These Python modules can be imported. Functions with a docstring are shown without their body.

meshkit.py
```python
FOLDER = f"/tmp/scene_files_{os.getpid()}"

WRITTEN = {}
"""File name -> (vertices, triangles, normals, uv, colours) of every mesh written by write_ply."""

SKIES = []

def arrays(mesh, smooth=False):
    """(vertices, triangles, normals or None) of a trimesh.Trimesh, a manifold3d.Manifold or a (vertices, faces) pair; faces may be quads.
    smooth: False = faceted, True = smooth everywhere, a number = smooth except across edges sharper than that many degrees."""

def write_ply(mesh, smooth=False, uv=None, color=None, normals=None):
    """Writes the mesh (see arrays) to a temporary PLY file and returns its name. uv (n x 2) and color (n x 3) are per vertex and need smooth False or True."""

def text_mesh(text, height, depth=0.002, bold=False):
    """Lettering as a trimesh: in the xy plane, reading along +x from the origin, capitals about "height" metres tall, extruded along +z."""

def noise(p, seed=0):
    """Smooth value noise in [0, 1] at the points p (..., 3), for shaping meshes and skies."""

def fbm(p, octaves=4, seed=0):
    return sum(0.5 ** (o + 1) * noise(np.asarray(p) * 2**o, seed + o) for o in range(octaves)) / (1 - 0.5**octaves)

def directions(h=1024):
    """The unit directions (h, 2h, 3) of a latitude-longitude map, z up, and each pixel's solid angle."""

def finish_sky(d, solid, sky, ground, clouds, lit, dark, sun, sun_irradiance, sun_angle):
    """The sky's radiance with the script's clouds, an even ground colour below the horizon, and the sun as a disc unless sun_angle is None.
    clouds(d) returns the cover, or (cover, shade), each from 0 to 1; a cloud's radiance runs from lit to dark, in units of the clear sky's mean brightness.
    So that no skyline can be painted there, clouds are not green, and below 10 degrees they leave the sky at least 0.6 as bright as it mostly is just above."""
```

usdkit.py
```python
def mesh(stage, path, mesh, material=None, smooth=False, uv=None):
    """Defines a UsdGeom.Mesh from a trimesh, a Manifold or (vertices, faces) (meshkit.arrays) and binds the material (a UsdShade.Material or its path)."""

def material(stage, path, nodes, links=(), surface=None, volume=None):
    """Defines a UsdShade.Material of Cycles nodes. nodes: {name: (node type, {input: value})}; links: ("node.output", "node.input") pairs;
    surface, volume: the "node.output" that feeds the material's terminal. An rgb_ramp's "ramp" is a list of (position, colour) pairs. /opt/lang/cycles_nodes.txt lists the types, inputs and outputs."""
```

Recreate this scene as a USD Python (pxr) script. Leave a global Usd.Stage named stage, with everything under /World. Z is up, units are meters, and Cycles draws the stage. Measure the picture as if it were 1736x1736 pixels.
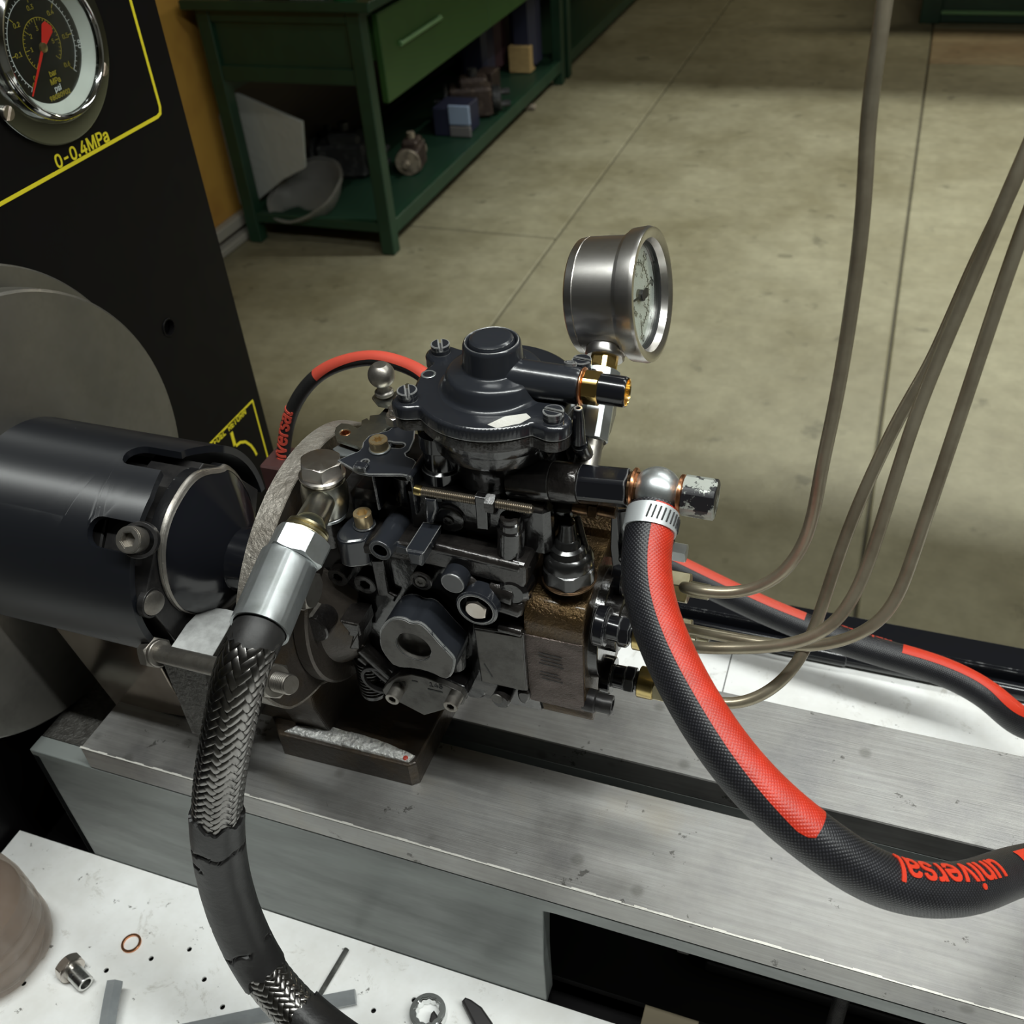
import math, random
import numpy as np
import trimesh, manifold3d
from shapely.geometry import Polygon, Point, LineString, box as sbox
from shapely import affinity
from shapely.ops import unary_union
from scipy.interpolate import CubicSpline
from pxr import Usd, UsdGeom, UsdLux, UsdShade, Sdf, Gf
import usdkit, meshkit

stage = Usd.Stage.CreateInMemory()
UsdGeom.SetStageUpAxis(stage, UsdGeom.Tokens.z)
UsdGeom.SetStageMetersPerUnit(stage, 1.0)
world = UsdGeom.Xform.Define(stage, '/World')
stage.SetDefaultPrim(world.GetPrim())
UsdGeom.Scope.Define(stage, '/World/Looks')
random.seed(4); RNG = np.random.default_rng(4)

# ------------------------------------------------------------------ camera, light, exposure
cam = UsdGeom.Camera.Define(stage, '/World/camera')
RIGHT, UP, BACK = [[0.939747, 0.335418, -0.066105], [-0.162819, 0.609144, 0.776166], [0.300608, -0.718636, 0.627054]]
EYE = (0.0, 0.0, 1.454)
cam.AddTransformOp().Set(Gf.Matrix4d(*RIGHT, 0, *UP, 0, *BACK, 0, *EYE, 1))
cam.CreateHorizontalApertureAttr(36.0); cam.CreateVerticalApertureAttr(36.0)
cam.CreateFocalLengthAttr(36.0 * 1706.85 / 1736)
cam.CreateClippingRangeAttr(Gf.Vec2f(0.02, 60))
cam.CreateFStopAttr(18.0); cam.CreateFocusDistanceAttr(0.50)
cam.CreateExposureAttr(0.10)

def ceiling_lamp(name, x, y, z, sx, sy, power, color, rot=0):
    l = UsdLux.RectLight.Define(stage, '/World/' + name)
    l.AddTranslateOp().Set(Gf.Vec3d(x, y, z)); l.AddRotateZOp().Set(rot)
    l.CreateWidthAttr(sx); l.CreateHeightAttr(sy); l.CreateIntensityAttr(power); l.CreateColorAttr(Gf.Vec3f(*color))
    l.CreateNormalizeAttr(False)
    return l
COOL = (0.96, 1.0, 0.97); WARM = (1.0, 0.93, 0.72)
ceiling_lamp('lamp_light_over_bench', 0.60, 0.08, 2.60, 2.5, 0.06, 90.0, COOL)
ceiling_lamp('lamp_light_beside_aisle', 0.75, 1.45, 2.75, 1.9, 0.20, 15.0, COOL)
ceiling_lamp('lamp_light_over_aisle', 0.50, 3.35, 2.90, 0.25, 0.06, 2700.0, COOL)
ceiling_lamp('lamp_light_far', 0.9, 6.4, 2.95, 1.3, 0.22, 45.0, WARM)
dome = UsdLux.DomeLight.Define(stage, '/World/room_air')
dome.CreateIntensityAttr(0.0); dome.CreateColorAttr(Gf.Vec3f(0.9, 0.95, 1.0))

# ------------------------------------------------------------------ helpers: scene objects
_names = {}
def _path(parent, name):
    key = (str(parent), name); k = _names.get(key, 0); _names[key] = k + 1
    return '%s/%s' % (parent, name if k == 0 else '%s_%03d' % (name, k))
def _tag(prim, label=None, cat=None, group=None, kind=None):
    for k, v in (('label', label), ('category', cat), ('group', group), ('kind', kind)):
        if v: prim.SetCustomDataByKey(k, v)
BASE = {}
def thing(name, label=None, cat=None, base=(0, 0, 0), group=None, kind=None):
    path = _path('/World', name)
    x = UsdGeom.Xform.Define(stage, path); x.AddTranslateOp().Set(Gf.Vec3d(*map(float, base)))
    _tag(x.GetPrim(), label, cat, group, kind); BASE[path] = np.array(base, float)
    return path
def cat(ms):
    if isinstance(ms, (list, tuple)):
        ms = [m for m in ms if m is not None]
        return trimesh.util.concatenate(ms) if len(ms) > 1 else ms[0]
    return ms
def part(parent, name, ms, mat, smooth=32, label=None, kind=None, uv=None):
    path = _path(parent, name)
    root = '/'.join(parent.split('/')[:3])
    m = cat(ms).copy(); m.vertices = m.vertices - BASE[root]
    usdkit.mesh(stage, path, m, MAT[mat], smooth=smooth, uv=uv)
    _tag(stage.GetPrimAtPath(path), label, None, None, kind)
    return path
def solo(name, ms, mat, label=None, cat_=None, smooth=32, kind=None, group=None):
    path = _path('/World', name)
    m = cat(ms).copy(); c = m.bounds.mean(0); c[2] = m.bounds[0][2]; m.vertices = m.vertices - c
    g = usdkit.mesh(stage, path, m, MAT[mat], smooth=smooth); g.AddTranslateOp().Set(Gf.Vec3d(*map(float, c)))
    _tag(g.GetPrim(), label, cat_, group, kind); BASE[path] = c
    return path

# ------------------------------------------------------------------ helpers: shapes
def nrm(v): v = np.asarray(v, float); return v / (np.linalg.norm(v) + 1e-12)
def basis(d, hint=None):
    d = nrm(d); h = np.array(hint if hint is not None else ([0, 0, 1] if abs(d[2]) < .9 else [1, 0, 0]), float)
    u = nrm(np.cross(h, d)); return u, np.cross(d, u), d      # u, v, d right handed; v is the part of the hint across d
def lathe(prof, p0, d, n=32, ph=0.0, hint=None):
    u, v, d = basis(d, hint); p0 = np.asarray(p0, float)
    prof = [(float(t), max(float(r), 0)) for t, r in prof]
    V = []; rings = []
    for t, r in prof:
        if r < 1e-7: rings.append([len(V)]); V.append(p0 + d * t)
        else:
            rings.append(list(range(len(V), len(V) + n)))
            a = ph + np.arange(n) * 2 * np.pi / n
            V.extend(p0 + d * t + r * (np.cos(a)[:, None] * u + np.sin(a)[:, None] * v))
    F = []
    for A, B in zip(rings[:-1], rings[1:]):
        for i in range(n):
            j = (i + 1) % n
            a0, a1 = (A[0], A[0]) if len(A) == 1 else (A[i], A[j])
            b0, b1 = (B[0], B[0]) if len(B) == 1 else (B[i], B[j])
            if len(A) > 1: F.append([a0, a1, b1])
            if len(B) > 1: F.append([a0, b1, b0])
    return trimesh.Trimesh(np.array(V), np.array(F), process=False)
def rod(p0, p1, r, n=24, bev=0.0, r1=None):
    p0, p1 = np.asarray(p0, float), np.asarray(p1, float); L = np.linalg.norm(p1 - p0); r1 = r if r1 is None else r1
    b = min(bev, .45 * L, .8 * min(r, r1))
    pr = [(0, 0), (0, r - b), (b, r), (L - b, r1), (L, r1 - b), (L, 0)] if b > 0 else [(0, 0), (0, r), (L, r1), (L, 0)]
    return lathe(pr, p0, p1 - p0, n)
def ringtube(p0, p1, ro, ri, n=28, bev=0.0003):
    p0, p1 = np.asarray(p0, float), np.asarray(p1, float); L = np.linalg.norm(p1 - p0)
    return lathe([(0, ri), (0, ro - bev), (bev, ro), (L - bev, ro), (L, ro - bev), (L, ri), (0, ri)], p0, p1 - p0, n)
def man(tm): return manifold3d.Manifold(manifold3d.Mesh(np.asarray(tm.vertices, np.float32), np.asarray(tm.faces, np.uint32)))
def unman(m): q = m.to_mesh(); return trimesh.Trimesh(np.array(q.vert_properties[:, :3], float), np.array(q.tri_verts, int), process=False)
def clean(tm): t = trimesh.Trimesh(tm.vertices, tm.faces, process=True); t.fix_normals(); return t
def hexbar(p0, p1, af, ph=0.0, bev=0.12, hint=None, ends=(1, 1)):
    """hexagon nut or bolt head: flats AF across, chamfered round ends"""
    p0, p1 = np.asarray(p0, float), np.asarray(p1, float); L = np.linalg.norm(p1 - p0); R = af / 2 / math.cos(math.pi / 6)
    h = lathe([(0, 0), (0, R), (L, R), (L, 0)], p0, p1 - p0, 6, ph, hint)
    c = min(bev * af, .4 * L) * .58; rr = af / 2 * .97
    def e(k): return [(0, 0), (0, rr), (c, rr + c * 1.75)] if k else [(0, 0), (0, R * 1.05), (c, R * 1.05)]
    prof = e(ends[0]) + [(L - t, r) for t, r in reversed(e(ends[1]))]
    k = lathe(prof, p0, p1 - p0, 36, 0, hint)
    return unman(man(clean(h)) ^ man(clean(k)))
def rbox(c, s, R=None, bev=0.001):
    c = np.asarray(c, float); s = np.asarray(s, float) / 2; b = min(bev, .45 * 2 * s.min())
    V = []
    for sx in (-1, 1):
        for sy in (-1, 1):
            for sz in (-1, 1):
                k = np.array([sx, sy, sz])
                for a in range(3):
                    o = s.copy(); o -= b; o[a] = s[a]; V.append(k * o)
    V = np.array(V) if b > 0 else np.array([[x, y, z] for x in (-s[0], s[0]) for y in (-s[1], s[1]) for z in (-s[2], s[2])])
    if R is not None: V = V @ np.asarray(R, float).T
    return trimesh.convex.convex_hull(V + c)
def bb(x0, x1, y0, y1, z0, z1, bev=0.001): return rbox(((x0 + x1) / 2, (y0 + y1) / 2, (z0 + z1) / 2), (abs(x1 - x0), abs(y1 - y0), abs(z1 - z0)), None, bev)
def extr(poly, o, u, v, depth, bev=0.0):
    """shapely polygon in the (u, v) plane at o, extruded by depth along u x v; the far edge is chamfered by bev"""
    o, u, v = (np.asarray(q, float) for q in (o, u, v)); w = np.cross(u, v)
    ms = []
    for g in getattr(poly, 'geoms', [poly]):
        if g.is_empty or g.area < 1e-10: continue
        k = 1e4 if g.length < .5 else 1e2
        G = affinity.scale(g, k, k, origin=(0, 0))
        if bev > 0 and depth > bev:
            inner = G.buffer(-bev * k, join_style=2)
            m = [trimesh.creation.extrude_polygon(G, (depth - bev) * k, engine='earcut')]
            if inner.geom_type == 'Polygon' and not inner.is_empty:
                for fr in (.5, 1.0):
                    st = G.buffer(-bev * k * (.3 if fr < 1 else 1), join_style=2)
                    t = trimesh.creation.extrude_polygon(st, (depth - bev) * k + bev * k * (.7 if fr < 1 else 1), engine='earcut'); m.append(t)
            m = trimesh.util.concatenate(m)
        else: m = trimesh.creation.extrude_polygon(G, depth * k, engine='earcut')
        V = m.vertices / k
        m = trimesh.Trimesh(o + V[:, :1] * u + V[:, 1:2] * v + V[:, 2:] * w, m.faces, process=False)
        ms.append(m)
    return cat(ms)
def loft(pts, o, u, v, depth, bev=0.0):
    """one outline (n x 2) extruded with a true chamfer at the far end"""
    P = np.asarray(pts, float); o, u, v = (np.asarray(q, float) for q in (o, u, v)); w = np.cross(u, v)
    A = .5 * np.sum(P[:, 0] * np.roll(P[:, 1], -1) - np.roll(P[:, 0], -1) * P[:, 1])
    if A < 0: P = P[::-1]
    e = np.roll(P, -1, 0) - P; e /= np.linalg.norm(e, axis=1, keepdims=True) + 1e-12
    nn = np.stack([e[:, 1], -e[:, 0]], 1); a = np.roll(nn, 1, 0) + nn; a /= np.maximum(np.sum(a * nn, 1, keepdims=True), .35)
    rings = [(P, 0.0), (P, depth - bev), (P - a * bev * .35, depth - bev * .35), (P - a * bev, depth)] if bev > 0 else [(P, 0.0), (P, depth)]
    n = len(P); V = np.vstack([o + r[:, :1] * u + r[:, 1:] * v + t * w for r, t in rings]); F = []
    for k in range(len(rings) - 1):
        for i in range(n):
            j = (i + 1) % n; F += [[k * n + i, k * n + j, (k + 1) * n + j], [k * n + i, (k + 1) * n + j, (k + 1) * n + i]]
    m = [trimesh.Trimesh(V, np.array(F), process=False)]
    for r, t, flip in ((rings[0][0], 0.0, True), (rings[-1][0], rings[-1][1], False)):
        vv, ff = trimesh.creation.triangulate_polygon(Polygon(r * 1e3).buffer(0), engine='earcut'); vv = vv / 1e3
        ff = ff[:, ::-1] if flip else ff
        m.append(trimesh.Trimesh(o + vv[:, :1] * u + vv[:, 1:2] * v + t * w, ff, process=False))
    return cat(m)
X_, Y_, Z_ = np.eye(3)
def smoothpoly(P, it=1):
    P = np.asarray(P, float)
    for _ in range(it): Q = np.roll(P, -1, 0); P = np.stack([.75 * P + .25 * Q, .25 * P + .75 * Q], 1).reshape(-1, P.shape[1])
    return P
def yslab(pts, back, bev=0.0006, sm=0):
    """outline in world points lying on a plane y = const that faces the camera side, thick by back away from it"""
    P = np.asarray(pts, float); y = P[:, 1].mean()
    q = smoothpoly(P[:, [0, 2]], sm) if sm else P[:, [0, 2]]
    return loft(q, (0, y + back, 0), X_, Z_, back, bev)
def zslab(pts, down, bev=0.0006, sm=0):
    P = np.asarray(pts, float); z = P[:, 2].mean()
    q = smoothpoly(P[:, [0, 1]], sm) if sm else P[:, [0, 1]]
    return loft(q, (0, 0, z - down), X_, Y_, down, bev)
def xslab(yz, x0, x1, bev=0.0006): return loft(np.asarray(yz, float), (x0, 0, 0), Y_, Z_, x1 - x0, bev)
def screw_head(p, d, r, h, sock=0.5, kind='hex', n=28, ph=0.3):
    """socket or slotted screw head standing on p along d"""
    u, v, d = basis(d); p = np.asarray(p, float)
    c = Point(0, 0).buffer(r, 10)
    if kind == 'hex': s = Polygon([(sock * r * math.cos(ph + k * math.pi / 3), sock * r * math.sin(ph + k * math.pi / 3)) for k in range(6)])
    elif kind == 'slot': s = affinity.rotate(sbox(-r * 1.2, -r * .13, r * 1.2, r * .13), math.degrees(ph), origin=(0, 0))
    else:
        s = Polygon([((.62 if k % 2 == 0 else .36) * r * math.cos(ph + k * math.pi / 6), (.62 if k % 2 == 0 else .36) * r * math.sin(ph + k * math.pi / 6)) for k in range(12)]).buffer(-.01 * r)
    return cat([rod(p, p + d * h * .55, r, n), extr(c.difference(s), p + d * h * .54, u, v, h * .46, r * .10)])
def threaded(p0, p1, r, pitch=0.001, depth=0.0004, n=20):
    p0, p1 = np.asarray(p0, float), np.asarray(p1, float); L = np.linalg.norm(p1 - p0); pr = [(0, 0), (0, r - depth)]; t = 0
    while t < L - pitch: pr += [(t + pitch * .3, r), (t + pitch * .5, r), (t + pitch * .9, r - depth)]; t += pitch
    return lathe(pr + [(L, r - depth), (L, 0)], p0, p1 - p0, n)
def spline(P, n):
    P = np.asarray(P, float); s = np.r_[0, np.cumsum(np.linalg.norm(np.diff(P, axis=0), axis=1) ** .5 * 1)]
    cs = CubicSpline(s, P); Q = cs(np.linspace(0, s[-1], n * 6))
    a = np.r_[0, np.cumsum(np.linalg.norm(np.diff(Q, axis=0), axis=1))]
    t = np.linspace(0, a[-1], n); return np.stack([np.interp(t, a, Q[:, k]) for k in range(3)], 1)
class Path:
    """a curve with a frame whose first axis follows the wanted directions"""
    def __init__(self, P, n=160, face=None):
        self.Q = spline(P, n); d = np.gradient(self.Q, axis=0); self.T = d / np.linalg.norm(d, axis=1, keepdims=True)
        self.s = np.r_[0, np.cumsum(np.linalg.norm(np.diff(self.Q, axis=0), axis=1))]
        if face is None:
            u = basis(self.T[0])[0]; U = []
            for t in self.T: u = nrm(u - t * (u @ t)); U.append(u)
            self.U = np.array(U)
        else:
            f = np.asarray(face, float); k = np.linspace(0, 1, len(f)); g = np.linspace(0, 1, n)
            W = np.stack([np.interp(g, k, f[:, i]) for i in range(3)], 1)
            W = W - self.T * np.sum(W * self.T, 1, keepdims=True); self.U = W / np.linalg.norm(W, axis=1, keepdims=True)
        self.V = np.cross(self.T, self.U)
    def near(self, p): return self.s[np.argmin(np.linalg.norm(self.Q - np.asarray(p, float), axis=1))]
    def at(self, s, th, r):
        s = np.asarray(s, float); f = lambda A: np.stack([np.interp(s, self.s, A[:, k]) for k in range(3)], -1)
        u, v = f(self.U), f(self.V); th = np.asarray(th)[..., None]; r = np.asarray(r)[..., None] if np.ndim(r) else r
        return f(self.Q) + r * (np.cos(th) * u + np.sin(th) * v)
def grid(P, wrap=False, flip=False):
    a, b = P.shape[:2]; V = P.reshape(-1, 3); F = []
    for i in range(a - 1):
        for j in range(b if wrap else b - 1):
            k = (j + 1) % b; q = [i * b + j, i * b + k, (i + 1) * b + k, (i + 1) * b + j]
            F += [[q[0], q[1], q[2]], [q[0], q[2], q[3]]]
    F = np.array(F); return trimesh.Trimesh(V, F[:, ::-1] if flip else F, process=False)
def sweep(path, r, s0=None, s1=None, n=28, m=None, th0=0.0, th1=2 * np.pi, rj=None):
    """tube or strip on a Path"""
    s0 = 0 if s0 is None else s0; s1 = path.s[-1] if s1 is None else s1
    m = m or max(4, int((s1 - s0) / .003)); full = abs(th1 - th0 - 2 * np.pi) < 1e-6
    S = np.linspace(s0, s1, m); TH = th0 + (th1 - th0) * (np.arange(n) / n if full else np.linspace(0, 1, n))
    R = np.full((m, n), float(r)) if rj is None else rj(S[:, None], TH[None, :]) * np.ones((m, n))
    g = grid(path.at(S[:, None] * np.ones((1, n)), TH[None, :] * np.ones((m, 1)), R), full)
    if full:
        caps = []
        for k, fl in ((0, False), (m - 1, True)):
            ring = g.vertices[k * n:(k + 1) * n]; c = ring.mean(0)
            f = np.array([[n, (j + 1) % n, j] for j in range(n)]); caps.append(trimesh.Trimesh(np.vstack([ring, c]), f[:, ::-1] if fl else f, process=False))
        g = cat([g] + caps)
    return g
def sweep_uv(path, r, s0, s1, n=40, m=400, a0=np.pi, a1=3 * np.pi, kf=None):
    S = np.linspace(s0, s1, m); TH = np.linspace(a0, a1, n); k = np.ones(m) if kf is None else kf(S)
    T2 = TH[None, :] * k[:, None]; g = grid(path.at(S[:, None] * np.ones((1, n)), T2, r)); return g, np.stack([S[:, None] * np.ones((1, n)), T2 * r], -1).reshape(-1, 2)
def text_on(s, h, o, u, v, depth=0.0003, bold=False, center=False):
    t = meshkit.text_mesh(s, h, depth, bold); o, u, v = (np.asarray(q, float) for q in (o, u, v)); w = np.cross(u, v)
    P = t.vertices.copy()
    if center: P[:, 0] -= (P[:, 0].min() + P[:, 0].max()) / 2; P[:, 1] -= h / 2
    return trimesh.Trimesh(o + P[:, :1] * u + P[:, 1:2] * v + P[:, 2:] * w, t.faces, process=False)
def text_round(s, h, path, s0, th0, r, rev=False, depth=0.0004, bold=True, flip=False):
    """lettering wrapped on a hose: runs along the path, letters across it"""
    t = meshkit.text_mesh(s, h, depth, bold); t = t.subdivide_to_size(0.0025)
    P = t.vertices; k = -1 if rev else 1; q = -k if flip else k
    a = th0 + q * (P[:, 1] - h * .4) / r
    m = trimesh.Trimesh(path.at(s0 + k * P[:, 0], a, r + P[:, 2]), t.faces, process=False)
    return m, P[:, 0].max()
def flat(pts, thick=0.0): return np.asarray(pts, float)

# ------------------------------------------------------------------ materials
MAT = {}
def mat(name, col, rough=.5, metal=0.0, var=None, chips=None, bump=None, rvar=None, coat=0.0, spec=.5, stretch=None, extra=None, sheen=0.0):
    """var = (colour, scale, low, high); chips = (colour, scale, low, high, rough, metal); bump = (scale, strength, distance); stretch = per-axis scale of the grain"""
    n = {'tc': ('texture_coordinate', {}), 'p': ('principled_bsdf', {'base_color': col, 'roughness': rough, 'metallic': metal, 'coat_weight': coat, 'coat_roughness': .12, 'specular_ior_level': spec})}
    if extra: n['p'][1].update(extra)
    L = []; src = 'tc.object'
    if stretch: n['mp'] = ('mapping', {'mapping_type': 'point', 'scale': stretch}); L.append(('tc.object', 'mp.vector')); src = 'mp.vector'
    cur = None
    if var:
        n['nv'] = ('noise_texture', {'scale': var[1], 'detail': 6.0, 'roughness': .62}); n['rv'] = ('rgb_ramp', {'ramp': [(var[2], col), (var[3], var[0])]})
        L += [(src, 'nv.vector'), ('nv.fac', 'rv.fac'), ('rv.color', 'p.base_color')]; cur = 'rv.color'
    if chips:
        n['nc'] = ('noise_texture', {'scale': chips[1], 'detail': 8.0, 'roughness': .7}); n['rc'] = ('rgb_ramp', {'ramp': [(chips[2], (0, 0, 0)), (chips[3], (1, 1, 1))]})
        n['mc'] = ('mix_color', {'a': col, 'b': chips[0]}); n['mr'] = ('mix_float', {'a': rough, 'b': chips[4]}); n['mm'] = ('mix_float', {'a': metal, 'b': chips[5]})
        L += [(src, 'nc.vector'), ('nc.fac', 'rc.fac'), ('rc.color', 'mc.fac'), ('rc.color', 'mr.fac'), ('rc.color', 'mm.fac'), ('mr.result', 'p.roughness'), ('mm.result', 'p.metallic')]
        if cur: L = [l for l in L if l[1] != 'p.base_color']; L.append((cur, 'mc.a'))
        L.append(('mc.result', 'p.base_color'))
    elif rvar:
        n['nr'] = ('noise_texture', {'scale': rvar[0], 'detail': 5.0, 'roughness': .6}); n['rr'] = ('map_range', {'from_min': .3, 'from_max': .7, 'to_min': rvar[1], 'to_max': rvar[2]})
        L += [(src, 'nr.vector'), ('nr.fac', 'rr.value'), ('rr.result', 'p.roughness')]
    if bump:
        n['nb'] = ('noise_texture', {'scale': bump[0], 'detail': 4.0, 'roughness': .6}); n['bp'] = ('bump', {'strength': bump[1], 'distance': bump[2]})
        L += [(src, 'nb.vector'), ('nb.fac', 'bp.height'), ('bp.normal', 'p.normal')]
    MAT[name] = usdkit.material(stage, '/World/Looks/' + name, n, L, surface='p.BSDF')
def custom(name, nodes, links, surface): MAT[name] = usdkit.material(stage, '/World/Looks/' + name, nodes, links, surface=surface)

mat('panel_black', (.0040, .0036, .0040), .45, bump=(900, .12, .0004), rvar=(30, .4, .5), spec=.12)
mat('black_worn', (.010, .010, .011), .24, chips=((.42, .42, .41), 130, .665, .69, .45, .6), bump=(260, .3, .0006))
mat('black_steel', (.022, .021, .022), .38, .5, var=((.05, .047, .045), 60, .4, .7), bump=(300, .2, .0005))
mat('oily_metal', (.030, .0265, .0245), .25, .5, var=((.009, .008, .008), 70, .42, .68), bump=(240, .7, .0011), coat=.5)
mat('grey_cast', (.105, .10, .092), .40, .45, var=((.045, .040, .036), 90, .45, .75), bump=(380, .35, .0005))
mat('brown_cast', (.105, .065, .026), .27, .80, var=((.055, .036, .022), 55, .35, .7), bump=(620, .75, .0012), coat=.25)
mat('brown_cast_low', (.115, .090, .080), .33, .65, var=((.045, .032, .026), 60, .4, .7), bump=(620, .6, .0010), stretch=(1, 1, 2.2))
mat('dark_plastic', (.010, .010, .010), .22, bump=(90, .2, .0008), coat=.4)
mat('zinc', (.56, .59, .60), .36, .9, var=((.44, .47, .46), 80, .4, .75), bump=(240, .12, .0004))
mat('zinc_yellowish', (.62, .60, .50), .30, 1.0, var=((.42, .44, .42), 70, .4, .7), bump=(200, .16, .0005))
mat('nickel_bolt', (.58, .54, .50), .31, 1.0, var=((.46, .40, .34), 60, .4, .75), bump=(200, .1, .0003))
mat('dull_steel', (.34, .32, .29), .40, .9, var=((.16, .14, .12), 60, .45, .8), bump=(300, .3, .0005))
mat('bright_steel', (.60, .60, .58), .22, 1.0, rvar=(60, .16, .34))
mat('thread_steel', (.25, .215, .17), .34, .9)
mat('brass', (.62, .48, .20), .27, 1.0, var=((.48, .38, .17), 90, .4, .7))
mat('brass_bright', (.85, .60, .22), .2, 1.0)
mat('nut_brass', (.50, .45, .30), .33, 1.0, var=((.38, .33, .21), 110, .4, .7), bump=(300, .12, .0003))
mat('copper', (.72, .33, .17), .28, 1.0)
mat('bronze_oily', (.22, .13, .07), .27, .9, var=((.05, .035, .025), 150, .4, .65))
mat('gold_screw', (.62, .49, .29), .32, .85)
mat('chipped_hex', (.40, .42, .38), .38, .45, chips=((.012, .012, .014), 62, .535, .55, .4, .0), bump=(200, .2, .0004))
mat('case_steel', (.74, .72, .69), .30, 1.0, var=((.56, .53, .50), 45, .45, .75))
mat('chrome', (.72, .73, .72), .08, 1.0)
mat('chrome_flange', (.19, .205, .19), .16, 1.0)
mat('gauge_white', (.74, .75, .71), .5)
mat('gauge_black', (.006, .007, .006), .35)
mat('print_black', (.02, .02, .02), .5)
mat('print_grey', (.22, .22, .21), .5)
mat('print_yellow', (.70, .60, .02), .5)
mat('dial_yellow', (.42, .33, .03), .5)
mat('print_white', (.75, .77, .78), .5)
mat('needle_red', (.75, .02, .012), .4)
mat('lead_ring', (.74, .76, .71), .4)
mat('flywheel_steel', (.225, .215, .195), .34, .75, var=((.16, .155, .14), 14, .35, .7), rvar=(26, .28, .44), bump=(500, .06, .0002))
mat('pipe_steel', (.36, .32, .235), .34, .7, var=((.24, .20, .14), 40, .42, .72))
mat('pipe_end', (.38, .35, .25), .30, .95)
mat('rubber', (.012, .0115, .0115), .52, bump=(140, .3, .0006), var=((.022, .021, .020), 60, .4, .7))
mat('rubber_sleeve', (.0095, .009, .009), .46, bump=(70, .5, .0014), chips=((.09, .085, .08), 210, .69, .71, .6, 0))
mat('hose_red', (.64, .040, .014), .47)
mat('hose_red_faded', (.60, .075, .045), .55)
mat('braid_wire', (.27, .26, .25), .27, 1.0, var=((.12, .115, .11), 40, .4, .7))
mat('band_zinc', (.60, .63, .64), .42, .5)
mat('clamp_grey', (.52, .53, .52), .5, .1, var=((.34, .34, .335), 120, .4, .7), bump=(160, .4, .0006))
mat('clamp_cast', (.085, .082, .075), .5, .5, var=((.04, .036, .032), 180, .4, .7), bump=(320, .9, .0014))
mat('ring_cast', (.30, .275, .24), .45, .5, var=((.15, .13, .105), 70, .42, .75), chips=((.05, .045, .04), 260, .62, .68, .6, .3), bump=(300, .8, .0014))
mat('bracket_brown', (.060, .050, .042), .38, .5, var=((.10, .065, .030), 34, .5, .8), bump=(260, .5, .0008))
mat('weld_bright', (.80, .80, .78), .30, .6, bump=(420, 1.0, .0022))
mat('polished_block', (.30, .26, .22), .16, .95, var=((.22, .18, .14), 30, .4, .7))
mat('bar_maroon', (.065, .028, .026), .45, bump=(120, .3, .0008))
mat('red_dab', (.45, .05, .03), .5)
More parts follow.
